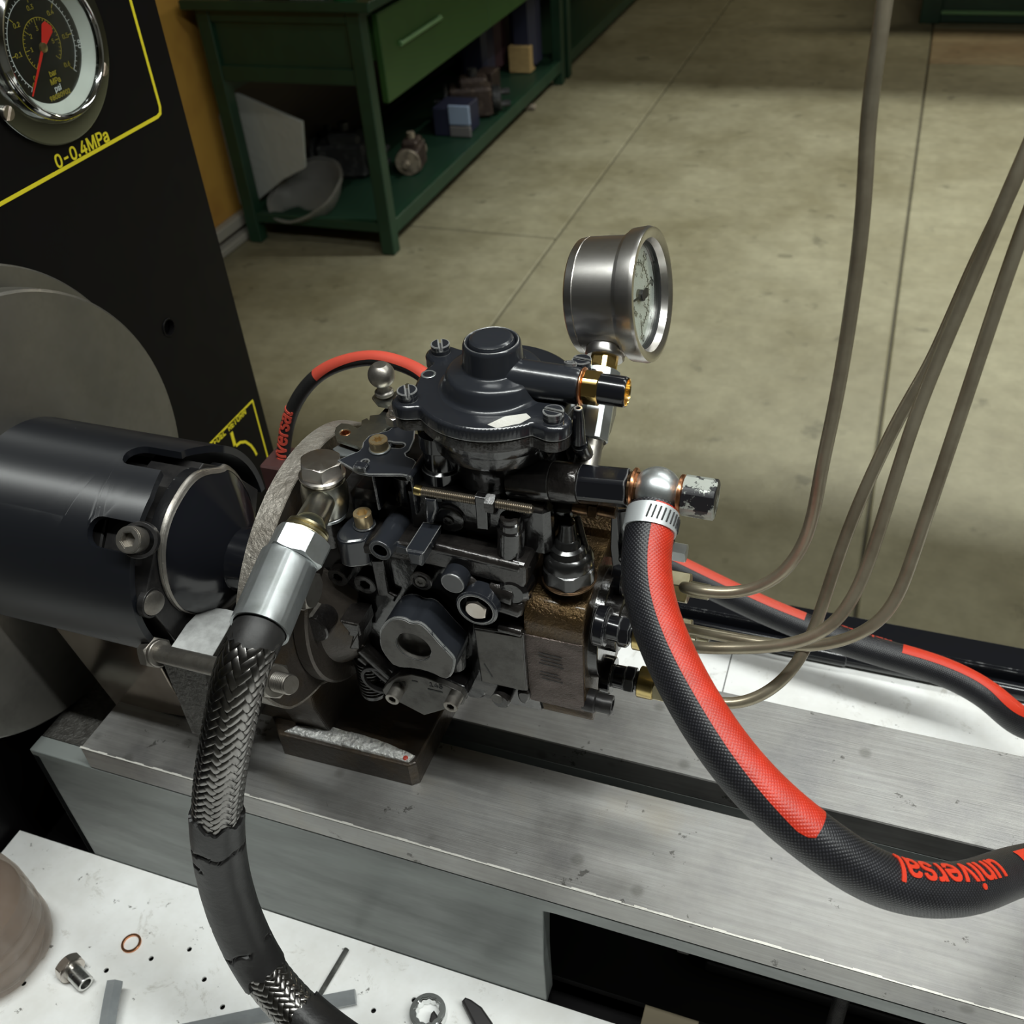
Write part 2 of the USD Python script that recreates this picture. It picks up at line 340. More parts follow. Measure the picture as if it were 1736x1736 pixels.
# machined rails: long grain along x, oil spots and rust bloom
custom('rail_steel', {
    'tc': ('texture_coordinate', {}), 'm1': ('mapping', {'scale': (3.0, 60.0, 60.0)}), 'm2': ('mapping', {'scale': (6.0, 260.0, 260.0)}),
    'g': ('noise_texture', {'scale': 6.0, 'detail': 6.0, 'roughness': .65}), 'f': ('noise_texture', {'scale': 6.0, 'detail': 4.0}),
    'b': ('noise_texture', {'scale': 11.0, 'detail': 7.0, 'roughness': .62}), 'sp': ('voronoi_texture', {'scale': 34.0}), 'sn': ('noise_texture', {'scale': 60.0, 'detail': 6.0, 'roughness': .7}),
    'cg': ('rgb_ramp', {'ramp': [(.25, (.31, .305, .297)), (.75, (.425, .42, .405))]}),
    'cb': ('rgb_ramp', {'ramp': [(.30, (.58, .575, .60)), (.44, (.86, .85, .84)), (.54, (1, 1, 1)), (.68, (1.0, .95, .86))]}), 'cs': ('rgb_ramp', {'ramp': [(.08, (.58, .58, .56)), (.16, (1, 1, 1))]}),
    'cn': ('rgb_ramp', {'ramp': [(.335, (.30, .29, .28)), (.365, (1, 1, 1))]}),
    'x1': ('mix_color', {'blend_type': 'multiply', 'fac': .9}), 'x2': ('mix_color', {'blend_type': 'multiply', 'fac': .7}), 'x3': ('mix_color', {'blend_type': 'multiply', 'fac': .8}),
    'r': ('map_range', {'from_min': .3, 'from_max': .7, 'to_min': .36, 'to_max': .50}), 'bu': ('bump', {'strength': .14, 'distance': .0005}),
    'p': ('principled_bsdf', {'metallic': .78})},
    [('tc.object', 'm1.vector'), ('tc.object', 'm2.vector'), ('m1.vector', 'g.vector'), ('m2.vector', 'f.vector'), ('tc.object', 'b.vector'), ('tc.object', 'sp.vector'), ('tc.object', 'sn.vector'),
     ('g.fac', 'cg.fac'), ('b.fac', 'cb.fac'), ('sp.distance', 'cs.fac'), ('sn.fac', 'cn.fac'), ('cg.color', 'x1.a'), ('cb.color', 'x1.b'), ('x1.result', 'x2.a'), ('cs.color', 'x2.b'), ('x2.result', 'x3.a'), ('cn.color', 'x3.b'),
     ('x3.result', 'p.base_color'), ('b.fac', 'r.value'), ('r.result', 'p.roughness'), ('f.fac', 'bu.height'), ('bu.normal', 'p.normal')], 'p.BSDF')
mat('bed_grey', (.24, .26, .25), .42, .3, var=((.15, .16, .155), 9, .38, .7), stretch=(1, 1, 5), rvar=(20, .34, .5))
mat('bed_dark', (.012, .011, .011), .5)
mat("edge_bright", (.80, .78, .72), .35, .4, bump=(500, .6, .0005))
# white perforated tray with smears and specks
custom('tray_white', {
    'tc': ('texture_coordinate', {}), 'a': ('noise_texture', {'scale': 14.0, 'detail': 8.0, 'roughness': .68}), 'b': ('noise_texture', {'scale': 95.0, 'detail': 6.0, 'roughness': .7}), 'c': ('noise_texture', {'scale': 38.0, 'detail': 9.0, 'roughness': .75, 'distortion': .6}),
    'ca': ('rgb_ramp', {'ramp': [(.38, (.80, .795, .765)), (.6, (.91, .915, .90))]}), 'cb': ('rgb_ramp', {'ramp': [(.315, (.16, .15, .14)), (.345, (1, 1, 1))]}), 'cc': ('rgb_ramp', {'ramp': [(.34, (.66, .64, .60)), (.42, (1, 1, 1))]}),
    'x1': ('mix_color', {'blend_type': 'multiply', 'fac': .9}), 'x2': ('mix_color', {'blend_type': 'multiply', 'fac': .8}), 'p': ('principled_bsdf', {'roughness': .38})},
    [('tc.object', 'a.vector'), ('tc.object', 'b.vector'), ('tc.object', 'c.vector'), ('a.fac', 'ca.fac'), ('b.fac', 'cb.fac'), ('c.fac', 'cc.fac'), ('ca.color', 'x1.a'), ('cb.color', 'x1.b'), ('x1.result', 'x2.a'), ('cc.color', 'x2.b'), ('x2.result', 'p.base_color')], 'p.BSDF')
# concrete
def concrete(name, c0, c1, spots=.55):
    custom(name, {
        'tc': ('geometry', {}), 'a': ('noise_texture', {'scale': 2.2, 'detail': 8.0, 'roughness': .66}), 'b': ('noise_texture', {'scale': 16.0, 'detail': 7.0, 'roughness': .7}), 'c': ('noise_texture', {'scale': 9.0, 'detail': 5.0, 'roughness': .55}), 'd': ('noise_texture', {'scale': 120.0, 'detail': 3.0}),
        'ca': ('rgb_ramp', {'ramp': [(.33, c0), (.66, c1)]}), 'cb': ('rgb_ramp', {'ramp': [(.25, (.74, .73, .70)), (.7, (1.06, 1.06, 1.05))]}), 'cc': ('rgb_ramp', {'ramp': [(.30, (spots, spots, spots * .96)), (.37, (1, 1, 1))]}),
        'x1': ('mix_color', {'blend_type': 'multiply', 'fac': 1.0, 'use_clamp': False}), 'x2': ('mix_color', {'blend_type': 'multiply', 'fac': .8}), 'bu': ('bump', {'strength': .3, 'distance': .004}), 'r': ('map_range', {'from_min': .3, 'from_max': .7, 'to_min': .48, 'to_max': .75}), 'p': ('principled_bsdf', {'roughness': .6})},
        [('tc.position', 'a.vector'), ('tc.position', 'b.vector'), ('tc.position', 'c.vector'), ('tc.position', 'd.vector'), ('a.fac', 'ca.fac'), ('b.fac', 'cb.fac'), ('c.fac', 'cc.fac'), ('ca.color', 'x1.a'), ('cb.color', 'x1.b'), ('x1.result', 'x2.a'), ('cc.color', 'x2.b'), ('x2.result', 'p.base_color'), ('d.fac', 'bu.height'), ('bu.normal', 'p.normal'), ('a.fac', 'r.value'), ('r.result', 'p.roughness')], 'p.BSDF')
concrete('concrete', (.160, .143, .083), (.240, .223, .145))
concrete('concrete_b', (.155, .139, .081), (.230, .213, .138))
concrete('concrete_brown', (.20, .135, .070), (.27, .215, .125))
mat('joint_dark', (.055, .048, .03), .9)
mat('wall_ochre', (.52, .29, .055), .6, var=((.36, .17, .035), 3.5, .45, .75), bump=(60, .15, .002))
mat('wall_pale', (.27, .27, .25), .8, spec=.2)
mat('base_white', (.34, .32, .27), .6)
mat('pipe_dark', (.05, .035, .025), .6)
mat('green_paint', (.0085, .034, .017), .45, bump=(60, .1, .001), var=((.012, .046, .023), 8, .4, .7))
mat('green_bright', (.028, .078, .018), .42, bump=(60, .1, .001), var=((.024, .068, .017), 9, .4, .7))
mat('green_handle', (.13, .26, .11), .35)
mat('green_shelf', (.008, .032, .017), .5)
mat('sheet_white', (.33, .34, .31), .7, bump=(20, .4, .01))
mat('scrap_dark', (.030, .030, .031), .45, .4, var=((.11, .11, .105), 26, .52, .75), bump=(60, .6, .006))
mat('scrap_brown', (.05, .034, .028), .5, .3, var=((.16, .12, .09), 30, .52, .75), bump=(60, .6, .006))
mat('scrap_light', (.34, .29, .22), .45, .3, var=((.09, .07, .055), 40, .45, .7))
mat('scrap_maroon', (.050, .018, .022), .6)
mat('scrap_blue', (.022, .024, .050), .5)
mat('box_lightblue', (.30, .38, .52), .5)
mat('box_grey', (.17, .16, .155), .6)
mat('wood_pale', (.42, .29, .12), .7, var=((.30, .20, .08), 30, .4, .7), stretch=(1, 8, 8))
mat('cloth_red', (.40, .05, .07), .8)
mat('cloth_white', (.65, .60, .58), .8)
mat('cloth_pink', (.48, .30, .33), .8)
mat('paint_green_can', (.02, .22, .05), .4)
mat('board_tan', (.14, .115, .07), .6)
mat('motor_dark', (.15, .14, .135), .4, .3)
mat('tool_grey', (.36, .38, .39), .36, .35, var=((.27, .29, .30), 40, .4, .7))
mat('tool_dark', (.055, .052, .053), .45, .6)
custom('clear_plastic', {'p': ('principled_bsdf', {'base_color': (.80, .78, .74), 'roughness': .28, 'transmission_weight': .75, 'ior': 1.25}), 't': ('transparent_bsdf', {'color': (.9, .9, .88)}), 'm': ('mix_closure', {'fac': .45})}, [('t.BSDF', 'm.closure1'), ('p.BSDF', 'm.closure2')], 'm.closure')
custom('bottle_plastic', {'tc': ('texture_coordinate', {}), 'n': ('noise_texture', {'scale': 18.0, 'detail': 4.0, 'distortion': 1.0}), 'r': ('rgb_ramp', {'ramp': [(.35, (.58, .49, .43)), (.65, (.84, .80, .76))]}), 'p': ('principled_bsdf', {'roughness': .12, 'transmission_weight': .45, 'ior': 1.45}), 't': ('transparent_bsdf', {'color': (.86, .80, .74)}), 'm': ('mix_closure', {'fac': .45})},
       [('tc.object', 'n.vector'), ('n.fac', 'r.fac'), ('r.color', 'p.base_color'), ('t.BSDF', 'm.closure1'), ('p.BSDF', 'm.closure2')], 'm.closure')
mat('bottle_oil', (.17, .105, .055), .2)
custom('glass_pane', {'t': ('transparent_bsdf', {'color': (.93, .95, .94)}), 'g': ('glossy_bsdf', {'roughness': .03, 'color': (1, 1, 1)}), 'f': ('fresnel', {'IOR': 1.35}), 'h': ('math', {'math_type': 'multiply', 'value2': .30}), 'm': ('mix_closure', {})}, [('f.fac', 'h.value1'), ('h.value', 'm.fac'), ('t.BSDF', 'm.closure1'), ('g.BSDF', 'm.closure2')], 'm.closure')
custom('lamp_white', {'e': ('emission', {'color': (.93, 1, .97), 'strength': 1.0})}, [], 'e.emission')
# woven rubber of the big hose: fine diagonal cloth print
def woven(name, c0, c1, rough):
    custom(name, {'tc': ('texture_coordinate', {}), 'm1': ('mapping', {'rotation': (0, 0, .75)}), 'm2': ('mapping', {'rotation': (0, 0, -.75)}), 'w': ('wave_texture', {'scale': 260.0, 'distortion': .4, 'detail': 1.0, 'detail_scale': 3.0}), 'w2': ('wave_texture', {'scale': 260.0, 'distortion': .4, 'detail': 1.0, 'detail_scale': 3.0}), 'x': ('math', {'math_type': 'multiply'}),
        'n': ('noise_texture', {'scale': 90.0, 'detail': 4.0}), 'k': ('rgb_ramp', {'ramp': [(.3, (.8, .8, .8)), (.7, (1.1, 1.1, 1.1))]}), 'c': ('rgb_ramp', {'ramp': [(.05, c0), (.7, c1)]}), 'mx': ('mix_color', {'blend_type': 'multiply', 'fac': 1.0}), 'bu': ('bump', {'strength': .30, 'distance': .0005}), 'p': ('principled_bsdf', {'roughness': rough})},
        [('tc.UV', 'm1.vector'), ('tc.UV', 'm2.vector'), ('m1.vector', 'w.vector'), ('m2.vector', 'w2.vector'), ('w.fac', 'x.value1'), ('w2.fac', 'x.value2'), ('x.value', 'c.fac'), ('tc.UV', 'n.vector'), ('n.fac', 'k.fac'), ('c.color', 'mx.a'), ('k.color', 'mx.b'), ('mx.result', 'p.base_color'), ('x.value', 'bu.height'), ('bu.normal', 'p.normal')], 'p.BSDF')
woven('hose_black_woven', (.009, .009, .011), (.030, .030, .036), .40)
woven('hose_red_woven', (.48, .024, .009), (.62, .042, .015), .40)
# painted castings whose sharp edges are rubbed bare: the edge is found on the surface itself
def worn_paint(name, col, rough, bare, scale, lo, hi, coat, bump, radius=.0011, brough=.4, bmetal=.35, chip=(.67, .69)):
    custom(name, {'tc': ('texture_coordinate', {}), 'g': ('geometry', {}), 'bv': ('bevel', {'radius': radius, 'samples': 4}), 'd': ('vector_math', {'math_type': 'dot_product'}), 'e': ('map_range', {'from_min': .985, 'from_max': .80, 'to_min': 0.0, 'to_max': .42, 'clamp': True}),
        'n': ('noise_texture', {'scale': scale, 'detail': 6.0, 'roughness': .7}), 's': ('math', {'math_type': 'add'}), 'r': ('rgb_ramp', {'ramp': [(lo, (0, 0, 0)), (hi, (1, 1, 1))]}),
        'mc': ('mix_color', {'a': col, 'b': bare}), 'mr': ('mix_float', {'a': rough, 'b': brough}), 'mm': ('mix_float', {'a': 0.0, 'b': bmetal}), 'nb': ('noise_texture', {'scale': bump[0], 'detail': 4.0}), 'bu': ('bump', {'strength': bump[1], 'distance': bump[2]}), 'p': ('principled_bsdf', {'coat_weight': coat, 'coat_roughness': .12})},
        [('bv.bevel', 'd.vector1'), ('g.normal', 'd.vector2'), ('d.value', 'e.value'), ('tc.object', 'n.vector'), ('n.fac', 's.value1'), ('e.result', 's.value2'), ('s.value', 'r.fac'), ('r.color', 'mc.fac'), ('r.color', 'mr.fac'), ('r.color', 'mm.fac'),
         ('mc.result', 'p.base_color'), ('mr.result', 'p.roughness'), ('mm.result', 'p.metallic'), ('tc.object', 'nb.vector'), ('nb.fac', 'bu.height'), ('bu.normal', 'p.normal')], 'p.BSDF')
worn_paint('pump_paint', (.0155, .0170, .0212), .20, (.48, .48, .47), 110, .75, .80, .35, (230, .22, .0006))
worn_paint('pump_paint_clean', (.0185, .0205, .0255), .24, (.46, .46, .45), 120, .79, .84, .2, (260, .16, .0006))
worn_paint('black_gloss', (.0075, .008, .0105), .18, (.42, .42, .42), 90, .76, .80, .2, (120, .10, .0006))
worn_paint('oily_black', (.0060, .0055, .0056), .18, (.12, .115, .11), 130, .80, .90, .5, (180, .5, .0010), .0010, .3, .6)
# turned sleeve: fine tool marks run round it
custom('sleeve_black', {'tc': ('texture_coordinate', {}), 'tg': ('tangent', {'direction_type': 'radial', 'axis': 'x'}), 'n': ('noise_texture', {'scale': 75.0, 'detail': 8.0, 'roughness': .7}), 'r': ('rgb_ramp', {'ramp': [(.715, (0, 0, 0)), (.735, (1, 1, 1))]}), 'mc': ('mix_color', {'a': (.0085, .0095, .0125), 'b': (.36, .37, .39)}), 'p': ('principled_bsdf', {'roughness': .44, 'anisotropic': .95, 'anisotropic_rotation': .25, 'specular_ior_level': .8})},
    [('tg.tangent', 'p.tangent'), ('tc.object', 'n.vector'), ('n.fac', 'r.fac'), ('r.color', 'mc.fac'), ('mc.result', 'p.base_color')], 'p.BSDF')

# ================================================================== THE SETTING
fl = thing('floor', 'worn olive-grey concrete workshop floor cast in long slabs', None, (0, 0, 0), None, 'structure')
part(fl, 'subfloor', bb(-2.3, 3.6, -3.1, 9.1, -.12, -.012, 0), 'joint_dark', False)
J = .007
def slab(x0, x1, y0, y1, m): part(fl, 'concrete_slab', bb(x0 + J / 2, x1 - J / 2, y0 + J / 2, y1 - J / 2, -.05, 0, .004), m, 25)
for x0, x1, cuts in ((-2.2, -1.055, (-3, 1.2, 3.12, 6.1, 9)), (-1.055, .072, (-3, .6, 9)), (.072, 1.2, (-3, 1.0, 5.32, 5.95, 9)), (1.2, 3.5, (-3, 2.0, 6.0, 9))):
    for i, (a, b) in enumerate(zip(cuts[:-1], cuts[1:])):
        slab(x0, x1, a, b, 'concrete_brown' if (x0 > 0 and abs(a - 5.32) < .01) else ('concrete', 'concrete_b')[(i + int(x0 > -1)) % 2])
solo('wall_left', bb(-2.32, -2.2, -3, 9, 0, 3.1, 0), 'wall_ochre', 'ochre painted wall behind the green bench', None, False, 'structure')
solo('wall_far', bb(-2.32, 3.62, 9.0, 9.12, 0, 3.1, 0), 'wall_pale', 'pale far wall of the workshop', None, False, 'structure')
solo('wall_right', bb(3.5, 3.62, -3, 9, 0, 3.1, 0), 'wall_pale', 'pale right wall of the workshop', None, False, 'structure')
solo('wall_near', bb(-2.32, 3.62, -3.12, -3.0, 0, 3.1, 0), 'wall_pale', 'pale wall behind the viewer', None, False, 'structure')
solo('ceiling', bb(-2.32, 3.62, -3.12, 9.12, 3.1, 3.2, 0), 'wall_pale', 'plain workshop ceiling', None, False, 'structure')
bs = thing('baseboard_left', 'off-white double pipe skirting along the ochre wall', None, (-2.18, 0, 0), None, 'structure')
part(bs, 'upper_strip', bb(-2.2, -2.165, -3, 9, .045, .085, .004), 'base_white'); part(bs, 'lower_strip', bb(-2.2, -2.15, -3, 9, 0, .026, .004), 'base_white')
part(bs, 'shadow_gap', bb(-2.2, -2.185, -3, 9, .026, .045, 0), 'pipe_dark')

# ================================================================== GREEN BENCHES ALONG THE WALL
def workbench(y0, y1, label, x0=-2.13, x1=-1.555, drawers=2):
    t = thing('workbench', label, 'workbench', (x1 - .25, y0, 0))
    L = .048
    for lx in (x0, x1 - L):
        for ly in (y0, y1 - L): part(t, 'leg', bb(lx, lx + L, ly, ly + L, 0, .77, .003), 'green_paint')
    part(t, 'bench_top', bb(x0 - .03, x1 + .05, y0 - .03, y1 + .01, .772, .80, .003), 'green_paint')
    for ly in (y0 + .004, y1 - .034):
        part(t, 'end_rail', bb(x0 + L, x1 - L, ly, ly + .03, .732, .772, .002), 'green_paint')
        part(t, 'end_rail', bb(x0 + L, x1 - L, ly, ly + .03, .555, .602, .002), 'green_paint')
        part(t, 'end_panel', bb(x0 + L, x1 - L, ly + .012, ly + .018, .60, .733, 0), 'green_paint')
        part(t, 'foot_rail', bb(x0 + L, x1 - L, ly, ly + .03, .078, .11, .002), 'green_paint')
    part(t, 'front_rail', bb(x1 - .035, x1 - .002, y0 + L, y1 - L, .062, .112, .002), 'green_paint')
    part(t, 'back_rail', bb(x0 + .002, x0 + .03, y0 + L, y1 - L, .062, .112, .002), 'green_paint')
    part(t, 'lower_shelf', bb(x0 + .01, x1 - .03, y0 + .02, y1 - .02, .085, .098, .001), 'green_shelf')
    w = (y1 - y0 - .14) / drawers
    for k in range(drawers):
        a = y0 + .09 + k * w
        d = part(t, 'drawer', [bb(x1 - .012, x1 + .012, a + .003, a + w - .003, .478, .742, .003), bb(x1 - .40, x1 - .01, a + .02, a + w - .02, .60, .735, .003)], 'green_bright')
        hx = x1 + .012
        part(d, 'drawer_handle', [bb(hx, hx + .016, a + .12, a + .45, .620, .632, .004), bb(hx, hx + .012, a + .12, a + .135, .618, .634, .002), bb(hx, hx + .012, a + .435, a + .45, .618, .634, .002)], 'green_handle')
    part(t, 'back_panel', bb(x0 + .002, x0 + .008, y0 + L, y1 - L, .112, .5, 0), 'pipe_dark')
    part(t, 'drawer_frame', [bb(x1 - .045, x1 - .004, y0 + L, y1 - L, .742, .772, .002), bb(x0, x0 + .02, y0 + L, y1 - L, .5, .772, .002)], 'green_paint')
    return t
workbench(2.875, 4.84, 'long green steel workbench with drawers and loaded lower shelf, nearest the cabinet')
workbench(4.90, 6.9, 'second green workbench standing behind the nearest one, only its leg in view')
gc = thing('green_cabinet', 'dark green steel cabinet on the floor at the far right', 'cabinet', (.5, 6.2, 0))
part(gc, 'corner_post', bb(0.0, .10, 6.03, 6.1, 0, 1.2, .004), 'green_paint')
part(gc, 'front_panel', bb(.10, 1.4, 6.05, 6.6, .06, 1.2, .003), 'green_paint'); part(gc, 'plinth', bb(.10, 1.4, 6.035, 6.6, .005, .045, .003), 'green_shelf'); part(gc, 'plinth_edge', bb(.10, 1.4, 6.028, 6.05, .045, .062, .002), 'green_handle')

# things on the bench top and on its lower shelf (out of focus)
solo('red_rag', rbox((-1.83, 2.915, .815), (.10, .10, .03), None, .012), 'cloth_red', 'dark red rag on the nearest green bench top, left end', 'rag')
solo('white_rag', rbox((-1.72, 2.905, .812), (.13, .09, .024), None, .01), 'cloth_white', 'small white cloth on the bench top, right of the red rag', 'rag')
solo('green_tin', rod((-1.61, 2.90, .80), (-1.61, 2.90, .90), .035, 24, .003), 'paint_green_can', 'bright green tin on the bench top corner', 'tin')
solo('pink_rag', rbox((-1.95, 2.915, .812), (.10, .09, .024), None, .01), 'cloth_pink', 'faded pink cloth on the bench top, leftmost', 'rag')
solo('leaning_board', yslab([(-2.1644,2.965,0.4748),(-2.1091,2.965,0.4902),(-1.8759,2.965,0.4059),(-1.8994,2.965,0.2498),(-1.9968,2.965,0.2023),(-2.1124,2.965,0.124),(-2.1606,2.965,0.0899),(-2.2171,2.965,0.1011),(-2.2433,2.965,0.1583),(-2.2483,2.965,0.2602),(-2.2266,2.965,0.2926),(-2.2292,2.965,0.3334),(-2.2311,2.965,0.3597)], .012, .003), 'sheet_white', 'torn off-white board leaning behind the left leg of the nearest green bench', 'board')
bag = thing('plastic_basin', 'crumpled clear plastic basin lying on the lower bench shelf', 'basin', (-1.9534,3.0157,0.1))
bc = np.array((-1.9303,2.9823,0.1)); ax = nrm((.10, -.62, .78))
def crumple(m, a, s, seed):
    m = m.copy(); m.vertices = m.vertices + (meshkit.noise(m.vertices * s, seed)[:, None] - .5) * a * 2 * nrm((.3, -.6, .7)); return m
ax = nrm((-.16, -.42, .85)); part(bag, 'basin_wall', crumple(lathe([(0, 0), (0, .07), (.02, .118), (.062, .140), (.066, .136), (.024, .112), (.005, .066), (.005, 0)], bc + (.02, .02, .012), ax, 40), .022, 16, 3), 'clear_plastic', 60)
part(bag, 'rim_fold', crumple(lathe([(.058, .136), (.062, .148), (.069, .150), (.069, .138)], bc + (.02, .02, .012), ax, 40), .018, 16, 3), 'clear_plastic', 60)

def lump(c, s, seed, n=3, k=9):
    m = trimesh.creation.icosphere(n, 1.0); v = m.vertices
    v = np.sign(v) * np.abs(v) ** .55; v = v * (1 + .25 * (meshkit.noise(v * 2.2 + k * seed, seed)[:, None] - .5)); m.vertices = np.asarray(c, float) + v * np.asarray(s, float); return m
def old_pump(name, label, base, s, m1, m2, rz=0.0, grp=None):
    b = np.asarray(base, float); t = thing(name, label, 'pump', b, grp)
    c, q = math.cos(rz), math.sin(rz)
    def W(x, y, z): return b + s * np.array([c * x - q * y, q * x + c * y, z])
    def wb(x, y, z, sx, sy, sz): return rbox(W(x, y, z), (s * sx, s * sy, s * sz), np.array([[c, -q, 0], [q, c, 0], [0, 0, 1.0]]), .08 * s)
    part(t, 'housing', [wb(0, 0, .42, 1.2, .75, .8), wb(.1, 0, .9, .8, .6, .3)], m1)
    part(t, 'flange', [rod(W(-.62, 0, .45), W(-.72, 0, .45), .46 * s, 20, .02 * s), rod(W(-.72, 0, .45), W(-1.0, 0, .45), .1 * s, 14)], m2)
    part(t, 'head', [rod(W(.6, 0, .42), W(.85, 0, .42), .34 * s, 20, .03 * s)], m2)
    for k in range(4):
        a = k * 1.57 + .6
        part(t, 'outlet', rod(W(.85, .22 * math.cos(a), .42 + .22 * math.sin(a)), W(1.1, .22 * math.cos(a), .42 + .22 * math.sin(a)), .07 * s, 10), m2)
    part(t, 'top_plug', rod(W(.1, 0, 1.05), W(.1, 0, 1.25), .14 * s, 12), m2)
    return t
old_pump('scrap_pump', 'large dark used pump on the lower shelf behind the bench leg', (-1.9366,3.2994,0.1), .155, 'scrap_dark', 'scrap_dark', .3)
old_pump('scrap_pump', 'pale chipped pump casting on the shelf just right of the bench leg', (-1.7048,3.4052,0.1), .105, 'scrap_brown', 'scrap_light', 1.75)
old_pump('scrap_pump', 'small dark pump at the back of the shelf above the clear basin', (-2.0864,3.4504,0.1), .10, 'scrap_dark', 'scrap_dark', 1.2)
bx_ = thing('cardboard_box', 'light blue box with grey lower half on the bench shelf', 'box', (-1.6987,3.7805,0.1))
q0 = np.array((-1.6987,3.7805,0.1)); part(bx_, 'box_body', rbox(q0 + (0, .05, .055), (.14, .15, .11), None, .004), 'scrap_blue'); part(bx_, 'blue_face', rbox(q0 + (.045, -.022, .085), (.09, .012, .075), None, .003), 'box_lightblue'); part(bx_, 'grey_face', rbox(q0 + (.045, -.022, .022), (.09, .012, .042), None, .003), 'box_grey')
old_pump('scrap_pump', 'dark reddish pump under the drawer, in the middle of the shelf', (-1.7078,4.0135,0.1), .15, 'scrap_brown', 'scrap_dark', .4)
solo('grey_carton', rbox(np.array((-1.7564,4.2955,0.1)) + (0, .05, .045), (.08, .10, .09), None, .004), 'scrap_brown', 'small brown carton standing behind the light blue box', 'carton')
cn = thing('plastic_canister', 'dark blue canister at the back of the shelf under the drawer', 'canister', (-1.8477,4.3699,0.1))
q0 = np.array((-1.8477,4.3699,0.1)) + (0, .1, 0); part(cn, 'canister_body', rbox(q0 + (0, 0, .13), (.13, .13, .26), None, .02), 'scrap_blue'); part(cn, 'canister_cap', rod(q0 + (.03, 0, .26), q0 + (.03, 0, .29), .022, 16, .002), 'scrap_light')
cn = thing('plastic_canister', 'tall maroon canister on the shelf behind the wood block', 'canister', (-1.7767,4.7444,0.1))
q0 = np.array((-1.7767,4.7444,0.1)) * (0, 0, 1) + (-1.89, 4.69, 0); part(cn, 'canister_body', rbox(q0 + (0, 0, .16), (.20, .18, .32), None, .03), 'scrap_maroon'); part(cn, 'canister_cap', rod(q0 + (.03, 0, .32), q0 + (.03, 0, .35), .022, 16, .002), 'scrap_dark')
cn = thing('plastic_canister', 'blue-black canister near the far leg of the nearest bench', 'canister', (-1.7219,4.99,0.1))
q0 = np.array((-1.6979,4.8009,0.1)) * (0, 0, 1) + (-1.70, 4.71, 0); part(cn, 'canister_body', rbox(q0 + (0, 0, .18), (.13, .13, .36), None, .03), 'scrap_blue'); part(cn, 'canister_cap', rod(q0 + (.03, 0, .36), q0 + (.03, 0, .39), .022, 16, .002), 'scrap_dark')
solo('wood_block', rbox(np.array((-1.6836,4.6215,0.1)) + (-.02, .03, .058), (.105, .07, .115), None, .003), 'wood_pale', 'pale wooden block on the bench shelf in front of the maroon canister', 'wood block')
solo('floor_scrap', lump(np.array((-1.596,4.4245,0)) + (0, 0, .012), (.03, .018, .012), 5, 2), 'scrap_light', 'small pale scrap on the floor beside the green bench', 'scrap')

# ================================================================== CONTROL CABINET
PX = -.55
cab = thing('control_cabinet', 'matt black instrument cabinet with yellow printed frames at the left edge', 'cabinet', (-.85, .3, 0))
pan = sbox(-.6, 0, .698, 1.75).difference(Point((-0.55,0.605,1.0635)[1:3]).buffer(.0075, 16))
part(cab, 'front_panel', extr(pan, (PX - .003, 0, 0), Y_, Z_, .003), 'panel_black', 25)
part(cab, 'body', bb(-1.25, PX - .006, -.6, .696, 0, 1.75, .002), 'panel_black', 25)
hp = np.array((-0.55,0.605,1.0635)); part(cab, 'hole_rim', ringtube(hp - (.004, 0, 0), hp + (.0008, 0, 0), .0080, .0066, 24, .0003), 'panel_black')
def printed(lines, w, name, m='print_yellow', x=PX):
    g = unary_union([LineString(l).buffer(w / 2, 6, cap_style=2, join_style=1) for l in lines]); return part(cab, name, extr(g, (x, 0, 0), Y_, Z_, .0003), m, False)
printed([[(-.5, 1.2175), (.664, 1.2175), (.6682, 1.2188), (.6700, 1.223), (.6700, 1.74)]], .0026, 'printed_frame')
a_, b_, c_ = [(-0.55,0.6209,0.9401),(-0.55,0.6858,0.9396),(-0.55,0.6866,0.8702)]
printed([[(.42, a_[2]), (b_[1], a_[2]), (b_[1], .80)]], .0020, 'printed_frame')
part(cab, 'printed_text', text_on('0-0.4MPa', .0088, (-0.55,0.5452,1.2195), Y_, Z_, .0003, True), 'print_yellow', False)
ret = np.array((-0.55,0.6401,0.9353)); part(cab, 'printed_text', text_on('RETURN', .0058, ret - (0, 0, .001), Y_, Z_, .0003, True), 'print_yellow', False)
part(cab, 'printed_text', text_on('FUEL', .0058, ret - (0, .0245, .001), Y_, Z_, .0003, True), 'print_yellow', False)
printed([[q[1:3] for q in [(-0.55,0.6434,0.9311),(-0.55,0.643,0.9162)]]], .0042, 'printed_symbol')
printed([smoothpoly([q[1:3] for q in [(-0.55,0.6444,0.9146),(-0.55,0.6516,0.9139),(-0.55,0.6593,0.9093),(-0.55,0.6655,0.9008),(-0.55,0.6687,0.8929),(-0.55,0.6703,0.886)]], 0)], .0026, 'printed_symbol')

gd = thing('dial_gauge', 'black-faced vacuum dial with red needle in a chrome flange on the cabinet', 'pressure gauge', (PX, .568, 1.295))
GC = np.array((PX, .568, 1.295))
part(gd, 'flange', lathe([(0, .0430), (.0032, .0430), (.0040, .0475), (.0040, .0615), (.0030, .0630), (0, .0632)], GC, X_, 96), 'chrome_flange', 40)
part(gd, 'bezel', lathe([(.003, .0490), (.0085, .0484), (.0125, .0462), (.0140, .0448), (.0135, .0432), (.0118, .0424)], GC, X_, 96), 'chrome', 60)
part(gd, 'dial_face', rod(GC + (.0005, 0, 0), GC + (.0022, 0, 0), .0425, 64), 'gauge_black')
part(gd, 'inner_ring', lathe([(.0023, .0362), (.0030, .0366), (.0090, .0426)], GC, X_, 96), 'lead_ring', 60)
GD = GC + (.0023, 0, 0)
def dial_pt(c, r, deg): a = math.radians(deg); return c + r * np.array((0, math.sin(a), math.cos(a)))      # clockwise from the top as seen from +x the face reads along +y
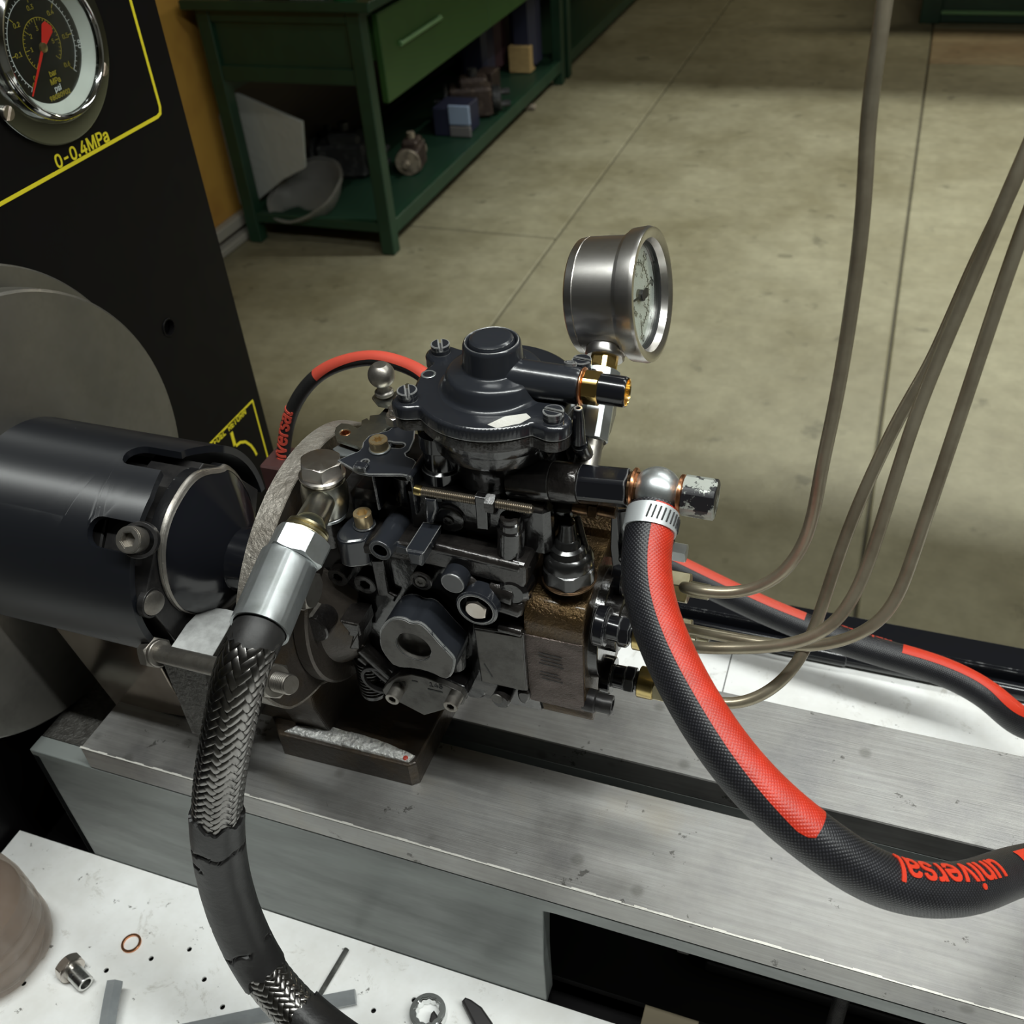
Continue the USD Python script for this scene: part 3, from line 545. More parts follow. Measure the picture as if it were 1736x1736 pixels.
def arc_line(c, r, a0, a1, w): 
    g = LineString([(r * math.sin(math.radians(a)), r * math.cos(math.radians(a))) for a in np.linspace(a0, a1, 60)]).buffer(w / 2, 2, cap_style=2); return extr(g, c, Y_, Z_, .0002)
def tick(c, r0, r1, deg, w):
    s, k = math.sin(math.radians(deg)), math.cos(math.radians(deg)); return extr(LineString([(r0 * s, r0 * k), (r1 * s, r1 * k)]).buffer(w / 2, 2, cap_style=2), c, Y_, Z_, .0002)
part(gd, 'outer_scale', [arc_line(GD, .0300, -135, 135, .0005)] + [tick(GD, .0300, .0300 + (.0028 if k % 5 == 0 else .0016), -135 + 270 * k / 45, .0004) for k in range(46)], 'print_white', False)
part(gd, 'middle_scale', [tick(GD, .0262, .0296, -135 + 270 * k / 6, .0005) for k in range(7)], 'dial_yellow', False)
part(gd, 'inner_scale', [arc_line(GD, .0168, -135, 135, .0004)] + [tick(GD, .0168 - (.0042 if k % 5 == 0 else .0018), .0168, -135 + 270 * k / 30, .00035) for k in range(31)], 'dial_yellow', False)
for k, s in enumerate(('0', '0.1', '0.2', '0.3', '0.4', '0.5', '0.6')):
    part(gd, 'numeral', text_on(s, .0030, dial_pt(GD, .0232, -135 + 45 * k), Y_, Z_, .0002, False, True), 'dial_yellow', False)
for k in range(1, 6): part(gd, 'numeral', text_on(str(k), .0028, dial_pt(GD, .0105, -135 + 45 * k), Y_, Z_, .0002, False, True), 'dial_yellow', False)
part(gd, 'numeral', text_on('60', .0034, dial_pt(GD, .0352, 103), nrm((0, -.25, -1)), nrm((0, 1, -.25)), .0002, True, True), 'print_white', False)
for s, z, m, h in (('bar', -.0178, 'dial_yellow', .0034), ('MPa', -.0228, 'dial_yellow', .0036), ('psi', -.0276, 'print_white', .0036), ('98080902', -.0322, 'dial_yellow', .0030)):
    part(gd, 'dial_text', text_on(s, h, GD + (0, .001, z), Y_, Z_, .0002, True, True), m, False)
NP = GD + (.0030, -.0035, -.0005)
u_ = nrm(np.array((0, .0133 - .0355, 1.274 - 1.2974))); n_ = np.array((0, -u_[2], u_[1]))
part(gd, 'needle', [extr(Polygon([(-.0012, -.002), (.0012, -.002), (.0004, .0335), (-.0004, .0335)]), NP, n_, u_, .0004) if np.cross(n_, u_)[0] > 0 else extr(Polygon([(-.0012, -.002), (.0012, -.002), (.0004, .0335), (-.0004, .0335)]), NP, -n_, u_, .0004),
     extr(Polygon([(-.0012, 0), (-.0048, .0135), (-.003, .0165), (.003, .0165), (.0048, .0135), (.0012, 0)]), NP, n_, -u_, .0004)], 'needle_red', False)
part(gd, 'hub', lathe([(0, .0033), (.0014, .0030), (.0020, .0016), (.0020, 0)], NP, X_, 24), 'brass')
part(gd, 'glass', rod(GC + (.0110, 0, 0), GC + (.0116, 0, 0), .0424, 64), 'glass_pane')
for y, z in ((.6134, 1.2675), (.5158, 1.2675), (.5682, 1.349)):
    part(gd, 'screw', [screw_head((PX + .004, y, z), X_, .0048, .0030, .5, 'slot', 20, .9)], 'nickel_bolt')

# ================================================================== SPINDLE: flywheel, coupling
AX = np.array((0, .358, 1.069))
def axp(x, y=0, z=0): return np.array((x, AX[1] + y, AX[2] + z))
fw = thing('flywheel', 'pair of large plain steel flywheel discs on the machine spindle at left', 'flywheel', axp(-.50))
part(fw, 'front_disc', lathe([(0, .02), (0, .1412), (.0015, .1428), (.0145, .1428), (.016, .1412), (.016, .02)], axp(-.490), X_, 160), 'flywheel_steel', 30)
part(fw, 'rear_disc', lathe([(0, .02), (0, .1540), (.0015, .1552), (.0105, .1552), (.012, .1540), (.012, .02)], axp(-.5165), X_, 160), 'flywheel_steel', 30)
part(fw, 'hub', rod(axp(-.548), axp(-.48), .045, 40, .001), 'black_steel')

cp = thing('drive_coupling', 'scratched black drive coupling sleeve with slots, clamp plate and cone on the spindle', 'coupling', axp(-.41))
# slotted sleeve: drawn flat (angle around x length) and rolled up
RS, TS = .0645, .0042
def slot_poly(x_in, a0, a1, x_out):
    r = (a1 - a0) / 2; c = (a0 + a1) / 2; P = []
    hx = .0075
    for k in range(9):
        t = math.pi / 2 + math.pi * k / 8; P.append((x_in + hx + hx * math.cos(t), c + r * math.sin(t)))
    return Polygon([(x_out, a1)] + P + [(x_out, a0)])
sl = Polygon([(-.474, -180), (-.474, 180), (-.3475, 180), (-.3478, 128), (-.3510, 116), (-.3562, 105), (-.3562, 101.5), (-.3562, 84), (-.3545, 77), (-.3525, 68), (-.3525, 54), (-.3528, 37), (-.3520, -10), (-.3525, -60), (-.3520, -120)])
sl = sl.difference(slot_poly(-.3865, 84.5, 101.5, -.33)).difference(slot_poly(-.3835, 38.2, 53.8, -.33)).difference(slot_poly(-.3835, -52, -36, -.33)).difference(slot_poly(-.3865, -142, -126, -.33))
fk = RS * math.pi / 180
flatm = trimesh.creation.extrude_polygon(affinity.scale(Polygon([(x, a * fk) for x, a in sl.segmentize(2).exterior.coords]), 1e2, 1e2, origin=(0, 0)), TS * 1e2, engine='earcut')
flatm.vertices /= 1e2; flatm = flatm.subdivide_to_size(.0055, max_iter=12)
P = flatm.vertices; aa = P[:, 1] / RS; rr = RS - TS + P[:, 2]
sleeve = trimesh.Trimesh(np.stack([P[:, 0], AX[1] - rr * np.cos(aa), AX[2] + rr * np.sin(aa)], 1), flatm.faces[:, ::-1], process=False)
trimesh.repair.fix_normals(sleeve)
part(cp, 'sleeve', sleeve, 'sleeve_black', 35)
part(cp, 'inner_hub', rod(axp(-.47), axp(-.385), .050, 40, .001), 'bed_dark')
# clamp plate: six-sided block, facets scratched
cpoly = [(.0600, 13), (.0535, 60), (.0500, 71), (.0562, 109), (.0520, 128), (.0580, 176), (.0535, 240), (.0562, 289), (.0560, 330)]
cq = [(AX[1] - r * math.cos(math.radians(a)), AX[2] + r * math.sin(math.radians(a))) for r, a in cpoly]
part(cp, 'clamp_plate', xslab(cq, -.381, -.3475, .0008), 'black_steel', 20)
# socket screws in recesses on the facets
sp = np.array((-0.3481,0.307,1.1211)); nd = nrm((.10, -.73, .60))
ss = part(cp, 'socket_screw', screw_head(sp - nd * .006, nd, .0074, .009, .56, 'hex', 32, .2), 'dull_steel'); part(cp, 'screw_recess', ringtube(sp - nd * .010, sp - nd * .0035 + (.0025, 0, 0), .0100, .0080, 28), 'black_steel')
rp = np.array((-0.3475,0.3043,1.0773)); part(cp, 'rivet', lathe([(-.002, .0072), (.0012, .0070), (.0020, .0055), (.0022, 0)], rp, nrm((1, -.25, .1)), 28), 'dull_steel'); part(cp, 'rivet_rim', ringtube(rp - (.004, 0, 0), rp + (.0002, 0, 0), .0088, .0076, 28), 'black_steel')
# cone: irregular flange edge with worn rim that runs into the neck
ce = [q[1:3] for q in [(-0.345,0.3863,1.1122),(-0.345,0.3696,1.1233),(-0.345,0.3573,1.1251),(-0.345,0.3456,1.1223),(-0.345,0.3353,1.1185),(-0.345,0.3266,1.112),(-0.345,0.3205,1.1042),(-0.345,0.3165,1.0946),(-0.345,0.3142,1.0842),(-0.345,0.314,1.0744),(-0.345,0.316,1.0641),(-0.345,0.3203,1.0544)]]
ce += [(.345, 1.0275), (.365, 1.026), (.387, 1.035), (.400, 1.052), (.404, 1.075), (.400, 1.097), (.392, 1.112)]
ce = smoothpoly(ce, 2)
def ring_x(x, c, k): 
    A = np.array([AX[1], AX[2]]); d = np.asarray(c) - A; a = np.arctan2(d[:, 1], d[:, 0]); r = np.hypot(d[:, 0], d[:, 1])
    r2 = r * (1 - k[0]) + k[0] * k[1]; return np.stack([np.full(len(d), x), A[0] + r2 * np.cos(a), A[1] + r2 * np.sin(a)], 1)
part(cp, 'cone_rim', [grid(np.stack([ring_x(-.3535, ce, (0, 0)), ring_x(-.3465, ce, (0, 0)), ring_x(-.3445, ce, (.06, .04))]), True)], 'black_worn', 30)
part(cp, 'worn_edge', [grid(np.stack([ring_x(-.3465, ce, (-.004, .04)), ring_x(-.3448, ce, (.025, .04)), ring_x(-.3440, ce, (.11, .035)), ring_x(-.3432, ce, (.17, .035))]), True)], 'dull_steel', 60, 'bright worn edge of the cone')
part(cp, 'cone', grid(np.stack([ring_x(-.3436, ce, (.16, .035)), ring_x(-.340, ce, (.45, .033)), ring_x(-.334, ce, (.75, .029)), ring_x(-.3285, ce, (.95, .0245)), ring_x(-.3255, ce, (1, .0215)), ring_x(-.3245, ce, (1, .0195))]), True), 'black_gloss', 50)
part(cp, 'shaft', lathe([(0, .0195), (.062, .0195), (.062, 0)], axp(-.3255), X_, 48), 'black_gloss')
for m in ('cone_rim',): pass

# ================================================================== MACHINE BED
bed = thing('machine_bed', 'heavy ground-steel machine bed rail with a centre slot and front opening', 'machine bed', (0, .36, .808))
part(bed, 'front_plate', bb(-.4300, .75, .2790, .3504, .930, .950, .0007), 'rail_steel', 20)
part(bed, 'rear_plate', bb(-.4300, .75, .3698, .4402, .930, .950, .0007), 'rail_steel', 20)
wb_ = sbox(-.480, .806, .75, .9295).difference(Polygon([(-.1185, .9175), (-.112, .9185), (.76, .9185), (.76, .80), (-.1215, .80), (-.121, .86)]))
part(bed, 'front_web', extr(wb_, (0, .291, 0), X_, Z_, .012, .0005), 'bed_grey', 20)
part(bed, 'rear_web', bb(-.48, .75, .428, .4400, .808, .9295, .0005), 'bed_grey')
part(bed, 'base_top', bb(-.480, -.30, .2915, .4275, .9150, .9295, .0002), 'clamp_cast', 20)
part(bed, 'slot_wall', [bb(-.43, .75, .3450, .3504, .885, .930, .0004), bb(-.43, .75, .3698, .3752, .885, .930, .0004)], 'bed_grey')
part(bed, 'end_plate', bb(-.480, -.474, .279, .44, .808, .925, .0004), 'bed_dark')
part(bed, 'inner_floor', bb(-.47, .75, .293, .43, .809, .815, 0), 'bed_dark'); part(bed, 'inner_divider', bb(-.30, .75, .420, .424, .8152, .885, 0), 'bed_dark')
part(bed, 'worn_edge', extr(unary_union([Polygon([(x, 0), (x + .007, 0), (x + .007, w), (x, w)]) for x, w in zip(np.arange(-.43, .6, .007), .0006 + .0009 * RNG.random(148))]), (0, .2787, .9504), X_, Y_, .00012), 'edge_bright', False, 'bright worn front edge')
mo = thing('motor_housing', 'dark rounded motor housing inside the machine bed opening', 'motor', (.03, .35, .815))
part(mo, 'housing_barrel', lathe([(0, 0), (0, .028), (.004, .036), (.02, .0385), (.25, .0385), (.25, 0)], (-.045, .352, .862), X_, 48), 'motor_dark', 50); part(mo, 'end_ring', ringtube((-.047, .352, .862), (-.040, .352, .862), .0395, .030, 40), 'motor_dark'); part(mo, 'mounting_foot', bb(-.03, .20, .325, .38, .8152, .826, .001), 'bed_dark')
hb = thing('hanging_bolt', 'dark bolt and nut hanging from the bed plate in the front opening', 'bolt', (.0483, .290, .88))
part(hb, 'bolt_shank', threaded((.0483, .3005, .84), (.0483, .3005, .930), .0045, .0012), 'black_steel'); part(hb, 'bolt_nut', hexbar((.0483, .3005, .905), (.0483, .3005, .914), .014), 'black_steel')
part(hb, 'bolt_plate', bb(.036, .061, .2915, .312, .9145, .9178, .0004), 'black_steel')
solo('tan_board', zslab([(-0.0604,0.2912,0.819),(-0.0269,0.2911,0.819),(-0.0271,0.2662,0.819),(-0.0603,0.2667,0.819)], .003, .0005), 'board_tan', 'tan offcut board tucked inside the bed opening at the bottom edge', 'board')

# ================================================================== WHITE TRAYS AND BLACK EDGE RAIL
tr = thing('drip_tray', 'stained white perforated work tray in front of the machine bed', 'work tray', (-.2, .15, .806))
HO = [(-.4586, .1825), (-.41, .2074), (-.3854, .2238), (-.3639, .2375), (-.3423, .2227), (-.3205, .2107), (-.2252, .2391), (-.2986, .1962), (-.2764, .1819), (-.2542, .1676), (-.1364, .2248), (-.1142, .2105), (-.436, .0967), (-.2030, .2534)]
tp = sbox(-.545, -.25, .40, .2785)
for h in HO: tp = tp.difference(Point(h).buffer(.0017, 8))
part(tr, 'tray_sheet', extr(tp, (0, 0, .8065), X_, Y_, .0015, .0002), 'tray_white', 25)
part(tr, 'under_sheet', bb(-.545, .40, -.25, .2785, .790, .8025, 0), 'bed_dark')
part(tr, 'front_lip', bb(-.545, .40, -.262, -.25, .79, .815, .002), 'tray_white')
tr2 = thing('rear_tray', 'clean white tray sheets behind the machine bed, joined by a thin seam', 'work tray', (0, .55, .806))
part(tr2, 'tray_sheet', bb(-.545, -.0627, .4405, .628, .8062, .8080, .0003), 'tray_white'); part(tr2, 'tray_sheet', bb(-.0619, .80, .4405, .628, .8062, .8080, .0003), 'tray_white'); part(tr2, 'under_sheet', bb(-.545, .80, .4405, .63, .79, .8060, 0), 'bed_dark')
er = thing('edge_rail', 'black enamelled edge rail along the back of the white tray', 'edge rail', (0, .64, .79))
part(er, 'rail_box', bb(-.20, .80, .6315, .660, .79, .8285, .0016), 'black_gloss'); part(er, 'rail_lip', [lathe([(0, 0), (0, .007), (1.02, .007), (1.02, 0)], (-.215, .6225, .8155), X_, 20)], 'black_gloss', 50); part(er, 'end_cap', rod((-.030, .6222, .8152), (.03, .6222, .8152), .0076, 20, .001), 'black_gloss')
tb = thing('machine_table', 'dark steel frame carrying the trays and bed', 'table frame', (-.1, .2, 0))
part(tb, 'table_frame', bb(-.54, .78, -.25, .655, .70, .789, .004), 'panel_black')
for x in (-.52, .70):
    for y in (-.2, .60): part(tb, 'table_leg', bb(x, x + .06, y, y + .05, 0, .70, .004), 'panel_black')

# ================================================================== MOUNTING BRACKET
br = thing('pump_bracket', 'grey cast ring bracket that bolts the pump to the bed, weld-scarred foot', 'mounting bracket', (-.262, .358, .95))
ra_ = np.radians(np.arange(0, 360, 2.0)); rr_ = np.interp(np.degrees(ra_), [0, 150, 190, 215, 270, 318, 340, 360], [.090, .090, .082, .060, .052, .060, .079, .0895])   # 0 = towards the bench front, 90 = up
rout = Polygon(np.stack([AX[1] - rr_ * np.cos(ra_), AX[2] + rr_ * np.sin(ra_)], 1)); part(br, 'ring_plate', extr(rout.difference(Point(AX[1], AX[2]).buffer(.036, 32)), (-.2680, 0, 0), Y_, Z_, .0115, .0008), 'bracket_brown', 30); part(br, 'ring_rim', extr(rout.buffer(.0005).difference(rout.buffer(-.0012)), (-.2684, 0, 0), Y_, Z_, .0123, .0007), 'ring_cast', 30, 'pitted pale cast rim')
foot = [(-.3120, .3270), (-.2990, .3135), (-.2120, .3150), (-.2080, .3185), (-.2080, .405), (-.312, .405)]
part(br, 'foot_plate', loft(foot, (0, 0, .9502), X_, Y_, .0190, .0012), 'bracket_brown', 20)
wp = [(-.2960, .3160), (-.2125, .3172), (-.2105, .3225), (-.235, .3268), (-.270, .3275), (-.2900, .3225)]
wm = loft(wp, (0, 0, .9685), X_, Y_, .0022, .0009).subdivide_to_size(.0022); wm.vertices[:, 2] += (wm.vertices[:, 2] > .9688) * (meshkit.noise(wm.vertices * 420, 3) - .35) * .0022
part(br, 'weld_bead', wm, 'weld_bright', 70, 'bright hammered weld along the front of the foot')
part(br, 'red_mark', lathe([(0, .0016), (.0006, .0015), (.0008, 0)], (-.2150, .3190, .9705), Z_, 16), 'red_dab', True, 'dab of red paint')
part(br, 'web', [extr(Polygon([(.3245, .968), (.405, .968), (.405, 1.05), (.318, 1.05), (.316, 1.000)]), (-.2930, 0, 0), Y_, Z_, .025, .001), extr(Polygon([(-.320, .968), (-.292, .968), (-.280, 1.005), (-.300, 1.01)]), (0, .400, 0), X_, Z_, .075, .001)], 'bracket_brown', 25)
part(br, 'base_block', loft([q[::2] for q in [(-0.4567,0.319,1.0175),(-0.3816,0.319,1.0204),(-0.374,0.319,0.9529),(-0.4338,0.319,0.9445)]], (0, .395, 0), X_, Z_, .076, .0006), 'polished_block', 15)
part(br, 'cross_bar', bb(-.372, -.235, .452, .478, 1.030, 1.062, .0015), 'bar_maroon')
ck = thing('clamp_block', 'blunt grey steel clamp block with a long through bolt below the coupling', 'clamp block', (-.33, .30, .98))
kz = (-0.3254,0.3,1.0341)[2]
top = [(-0.3415,0.29,1.047),(-0.3154,0.2908,1.047),(-0.3144,0.2947,1.047),(-0.318,0.3212,1.047),(-0.3211,0.3358,1.047),(-0.3278,0.336,1.047),(-0.3339,0.3353,1.047),(-0.3399,0.3325,1.047),(-0.3434,0.3285,1.047),(-0.3443,0.3181,1.047)]
part(ck, 'block', zslab(top, .064, .0012), 'clamp_cast', 20)
part(ck, 'block_top', loft(np.asarray(top)[:, :2] * 1.0, (0, 0, 1.0470), X_, Y_, .0007, .0004), 'clamp_grey', 20, 'rough pale grey top face')
cb0, cb1 = np.array((-0.3565,0.298,1.0421)), np.array((-0.2355,0.266,1.087))
d_ = nrm(cb1 - cb0)
part(ck, 'bolt_head', [hexbar(cb0, cb0 + d_ * .0085, .0165, .2), rod(cb0 + d_ * .0085, cb0 + d_ * .011, .0078, 20, .0004)], 'dull_steel', 20)
part(ck, 'bolt_shank', rod(cb0 + d_ * .01, cb1 - d_ * .014, .0052, 20), 'dull_steel'); part(ck, 'bolt_thread', threaded(cb1 - d_ * .016, cb1, .0052, .0014, .0006), 'dull_steel')
part(ck, 'nut', hexbar(cb1 - d_ * .0215, cb1 - d_ * .0120, .0165, .25), 'dull_steel', 20); part(ck, 'spacer', rod(cb1 - d_ * .050, cb1 - d_ * .0230, .0066, 20, .0006), 'oily_metal', 20)
part(ck, 'lower_jaw', yslab([(-0.3203,0.312,1.0057),(-0.299,0.312,1.0063),(-0.3175,0.312,0.9699),(-0.3288,0.312,0.9676)], .02, .001), 'clamp_cast', 20)

# ================================================================== THE INJECTION PUMP
pp = thing('injection_pump', 'oily black distributor injection pump with domed boost capsule, clamped on the test bench', 'pump', (-.18, .358, 1.0))
xs = lambda p: np.array(p, float)
HF = .330
hp_ = [(.333, 1.035), (.3305, 1.048), (.330, 1.118), (.334, 1.128), (.345, 1.133), (.395, 1.133), (.402, 1.12), (.402, 1.02), (.385, 1.010), (.345, 1.012), (.336, 1.022)]
part(pp, 'housing', xslab(hp_, -.2500, -.1325, .002), 'oily_black', 25)
part(pp, 'mounting_flange', [lathe([(0, 0), (0, .0560), (.0005, .0575), (.0075, .0575), (.0085, .056), (.0085, 0)], axp(-.2563), X_, 64), lathe([(0, 0), (0, .046), (.018, .036), (.018, 0)], axp(-.2480), X_, 48)], 'bracket_brown')
fb = part(pp, 'flange_bolt', [hexbar((-0.2429,0.305,1.1133), (-0.2382,0.305,1.1133), .017, .4), rod((-0.2442,0.305,1.1133), (-0.2425,0.305,1.1134), .0105, 24, .0004)], 'dull_steel', 20)
def face_rod(px, back, r, m, name, bev=.0008, n=36, parent=None): 
    p = xs(px); return part(parent or pp, name, rod(p + (0, back, 0), p, r, n, bev), m)
face_rod((-0.2472,0.307,1.0814), .022, .0088, 'oily_metal', 'round_lug'); face_rod((-0.2498,0.324,1.082), .014, .0075, 'oily_black', 'round_lug')
face_rod((-0.2493,0.3075,1.0873), .012, .0042, 'dull_steel', 'dowel_pin')
# hooked lug (left) 
part(pp, 'hook_lug', yslab([(-0.233,0.312,1.0871),(-0.222,0.312,1.0871),(-0.222,0.312,1.0792),(-0.2238,0.312,1.0751),(-0.2248,0.312,1.0677),(-0.231,0.312,1.0663),(-0.2273,0.312,1.0768),(-0.23,0.312,1.0769),(-0.2291,0.312,1.0798)], .016, .0010), 'oily_metal', 20)
part(pp, 'hook_foot', yslab([(-0.2254,0.3105,1.0771),(-0.2226,0.3105,1.0814),(-0.2227,0.3105,1.077),(-0.2236,0.3105,1.07),(-0.2297,0.3105,1.0691)], .006, .0006), 'oily_metal', 20)
# ribs below
part(pp, 'lower_rib', rod((-0.2331,0.326,1.0541), (-0.2159,0.326,1.0349), .0042, 16, .001), 'oily_metal', 50); part(pp, 'lower_rib', rod((-0.2365,0.328,1.0449), (-0.2197,0.328,1.0281), .0036, 16, .001), 'oily_metal', 50); part(pp, 'lower_rib', rod((-0.1748,0.326,1.0779), (-0.1765,0.326,1.0557), .006, 16, .001), 'oily_metal', 50)
part(pp, 'spring', threaded((-0.2338,0.332,1.0397), (-0.2352,0.332,1.0091), .0085, .0026, .0011, 28), 'oily_black', 40); part(pp, 'spring_cap', ringtube(xs((-0.2247,0.322,1.0321)) + (0, .006, 0), (-0.2247,0.322,1.0321), .0105, .0085, 32), 'black_steel')
# big boss with the deep hole
bp_ = smoothpoly(xs([(-0.2071,0.308,1.0913),(-0.2022,0.308,1.099),(-0.1967,0.308,1.1034),(-0.1914,0.308,1.104),(-0.1882,0.308,1.1021),(-0.1838,0.308,1.1037),(-0.1799,0.308,1.1015),(-0.1735,0.308,1.0916),(-0.1704,0.308,1.0878),(-0.1671,0.308,1.0832),(-0.1666,0.308,1.0795),(-0.1698,0.308,1.0679),(-0.1745,0.308,1.0642),(-0.1814,0.308,1.0674),(-0.1903,0.308,1.0678),(-0.2026,0.308,1.0649),(-0.2067,0.308,1.0713),(-0.209,0.308,1.0782),(-0.2083,0.308,1.0862)])[:, [0, 2]], 1)
bh = xs((-0.189,0.308,1.0845)); hole_ = Point(bh[0], bh[2]).buffer(.0093, 20)
part(pp, 'timing_boss', extr(Polygon(bp_).difference(hole_), (0, .326, 0), X_, Z_, .018, .0012), 'pump_paint_clean', 25)
part(pp, 'boss_face', extr(Polygon(bp_).buffer(-.0011).difference(Point(bh[0], bh[2]).buffer(.0099, 20)), (0, .3081, 0), X_, Z_, .0003), 'grey_cast', False, 'bare grey machined face of the boss')
part(pp, 'bore', lathe([(0, .0093), (.0040, .0092), (.0062, .0082), (.0074, .0060), (.0078, 0)], bh + (0, .0004, 0), Y_, 40), 'grey_cast', 60)
# diamond cover plate
cpl = xs([(-0.2174,0.314,1.0359),(-0.2134,0.314,1.0425),(-0.2058,0.314,1.0506),(-0.1975,0.314,1.055),(-0.1886,0.314,1.0551),(-0.1771,0.314,1.0522),(-0.1693,0.314,1.0496),(-0.1674,0.314,1.0451),(-0.169,0.314,1.0398),(-0.1793,0.314,1.0329),(-0.1939,0.314,1.0225),(-0.2165,0.314,1.0322)])
cvp = part(pp, 'cover_plate', [yslab(cpl, .0035, .0005)], 'grey_cast', 20); part(pp, 'cover_pad', yslab(cpl + (cpl - cpl.mean(0)) * .02 + (0, .0036, 0), .014, .001), 'oily_black', 20)
for q in ((-0.2065,0.314,1.0413), (-0.1719,0.314,1.0469)): part(cvp, 'socket_screw', screw_head(xs(q), -Y_, .0040, .0088, .56, 'hex', 28, .3), 'dull_steel')
m0 = xs((-0.1854,0.314,1.0505)); part(cvp, 'stamped_number', [text_on('145', .0031, xs((-0.1876,0.3139,1.0489)), X_, Z_, .0002, True), extr(sbox(0, -.0016, .0086, -.0006), xs((-0.1886,0.3139,1.0472)), X_, Z_, .00015)], 'print_black', False)
part(cvp, 'stamped_number', [text_on('57', .0028, xs((-0.2051,0.3139,1.0433)), nrm((.92, 0, .4)), nrm((-.4, 0, .92)), .0002, True), extr(sbox(0, -.0004, .0035, .0004), xs((-0.1975,0.3139,1.05)), X_, Z_, .00015)], 'print_black', False)
# identification plate
lp = xs([(-0.1609,0.3215,1.094),(-0.1338,0.3215,1.0958),(-0.1344,0.3215,1.0536),(-0.1371,0.3215,1.0527),(-0.1605,0.3215,1.0526)]); part(pp, 'label_pad', yslab(lp, .010, .0008), 'oily_metal', 20)
lq = lp.mean(0) + (lp - lp.mean(0)) * .93; part(pp, 'label_plate', yslab(lq - (0, .0006, 0), .001, .0003), 'grey_cast', 20)
part(pp, 'scratch', extr(LineString([(q[0], q[2]) for q in [(-0.1569,0.3208,1.0681),(-0.1533,0.3208,1.0597)]]).buffer(.0004), (0, .32085, 0), X_, Z_, .0001), 'print_black', False)
part(pp, 'label_lip', rod((-0.1474,0.3225,1.0967), (-0.1347,0.3225,1.0962), .0026, 14, .0008), 'oily_metal', 50)
# lower right: round nut with a notch and a tab
ln = face_rod((-0.1494,0.319,1.043), .018, .0052, 'oily_metal', 'round_nut'); part(pp, 'nut_face', lathe([(0, .0034), (.0006, .0032), (.0006, 0)], (-0.1509,0.319,1.0454), -Y_, 24), 'grey_cast')
part(pp, 'tab', yslab([(-0.1407,0.322,1.051),(-0.1337,0.322,1.0523),(-0.1334,0.322,1.0469),(-0.1357,0.322,1.0419),(-0.1386,0.322,1.0418),(-0.1407,0.322,1.0454)], .006, .0012, 1), 'oily_metal', 40)
face_rod((-0.1728,0.334,1.0292), .02, .008, 'oily_black', 'round_lug')
# ring boss with the hexagon bolt, its round neighbour and bridge
rb = xs((-0.1544,0.314,1.1144)); part(pp, 'ring_boss', [ringtube(rb + (0, .018, 0), rb, .0108, .0086, 40, .0009)], 'pump_paint', 40); part(pp, 'ring_floor', rod(rb + (0, .018, 0), rb + (0, .0075, 0), .0088, 30), 'oily_black')
part(pp, 'hex_bolt', [hexbar(rb + (0, .0072, 0), rb - (-.0000, .0008, 0), .0103, .35, .10)], 'nickel_bolt', 20)
rn = xs((-0.1657,0.315,1.1278)); part(pp, 'round_lug', lathe([(0, 0), (0, .0058), (.0012, .0066), (.018, .0066), (.018, 0)], rn, Y_, 36), 'pump_paint', 40); part(pp, 'lug_bridge', [rod(rn + (0, .010, 0), rb + (0, .010, 0), .0055, 20, .001), rod(rb + (.008, .011, -.001), rb + (.0205, .012, -.004), .0062, 20, .002), rod(rb + (.004, .012, .006), xs((-0.1375,0.325,1.1188)), .006, 20, .001)], 'oily_metal', 50)
face_rod((-0.1381,0.3215,1.1223), .014, .0078, 'oily_black', 'round_lug', .002)
# torx plug on the front
tq = xs((-0.1872,0.3235,1.1167)); part(pp, 'torx_plug', [rod(tq + (0, .010, 0), tq, .0058, 32, .0006), ringtube(tq + (0, .004, 0), tq - (0, .0006, 0), .0058, .0043, 32)], 'oily_metal'); part(pp, 'plug_socket', screw_head(tq, -Y_, .0028, .0016, .6, 'torx'), 'grey_cast')
for q, r in (((-0.2372,0.325,1.1049), .0058), ((-0.2216,0.325,1.1038), .0062)): part(pp, 'low_screw', screw_head(xs(q) + (0, .006, 0), -Y_, r, .006, .5, 'hex'), 'oily_metal')
part(pp, 'vertical_rib', yslab([(-0.216,0.326,1.1214),(-0.2082,0.326,1.1233),(-0.2084,0.326,1.1008),(-0.2047,0.326,1.0989),(-0.2068,0.326,1.0941),(-0.2107,0.326,1.0973),(-0.216,0.326,1.0959)], .012, .001), 'oily_metal', 20)

# ---- governor cover: flange ledge, wall and what is mounted on it
lg = xs([(-0.2211,0.3225,1.133),(-0.2072,0.3225,1.1389),(-0.1701,0.3225,1.1429),(-0.1313,0.3225,1.1413),(-0.13,0.3225,1.139),(-0.1305,0.3225,1.1298),(-0.1326,0.3225,1.1251),(-0.1376,0.3225,1.1258),(-0.1807,0.3225,1.129),(-0.2089,0.3225,1.1285),(-0.2223,0.3225,1.1269)]); part(pp, 'cover_ledge', yslab(lg, .070, .0018), 'oily_metal', 20)
part(pp, 'ledge_crest', [rod((-0.177,0.3245,1.1407), (-0.1333,0.3245,1.1383), .0030, 16, .001)], 'oily_metal', 60)
part(pp, 'governor_cover', [bb(-.2330, -.1235, .3425, .4020, 1.128, 1.150, .004), bb(-.1930, -.1235, .3450, .4020, 1.140, 1.166, .004)], 'oily_black')
part(pp, 'cover_front_wall', bb(-.1960, -.1225, .3355, .3460, 1.136, 1.166, .003), 'oily_black')
rp_ = xs((-0.1726,0.333,1.151)); part(pp, 'round_plug', [lathe([(0, 0), (0, .0026), (.0004, .0028), (.0004, .0068), (.0010, .0076), (.008, .0076), (.008, 0)], rp_, Y_, 40)], 'oily_black', 40); part(pp, 'plug_pin', screw_head(rp_ + (0, .0005, 0), -Y_, .0026, .0010, .5, 'torx'), 'oily_metal')
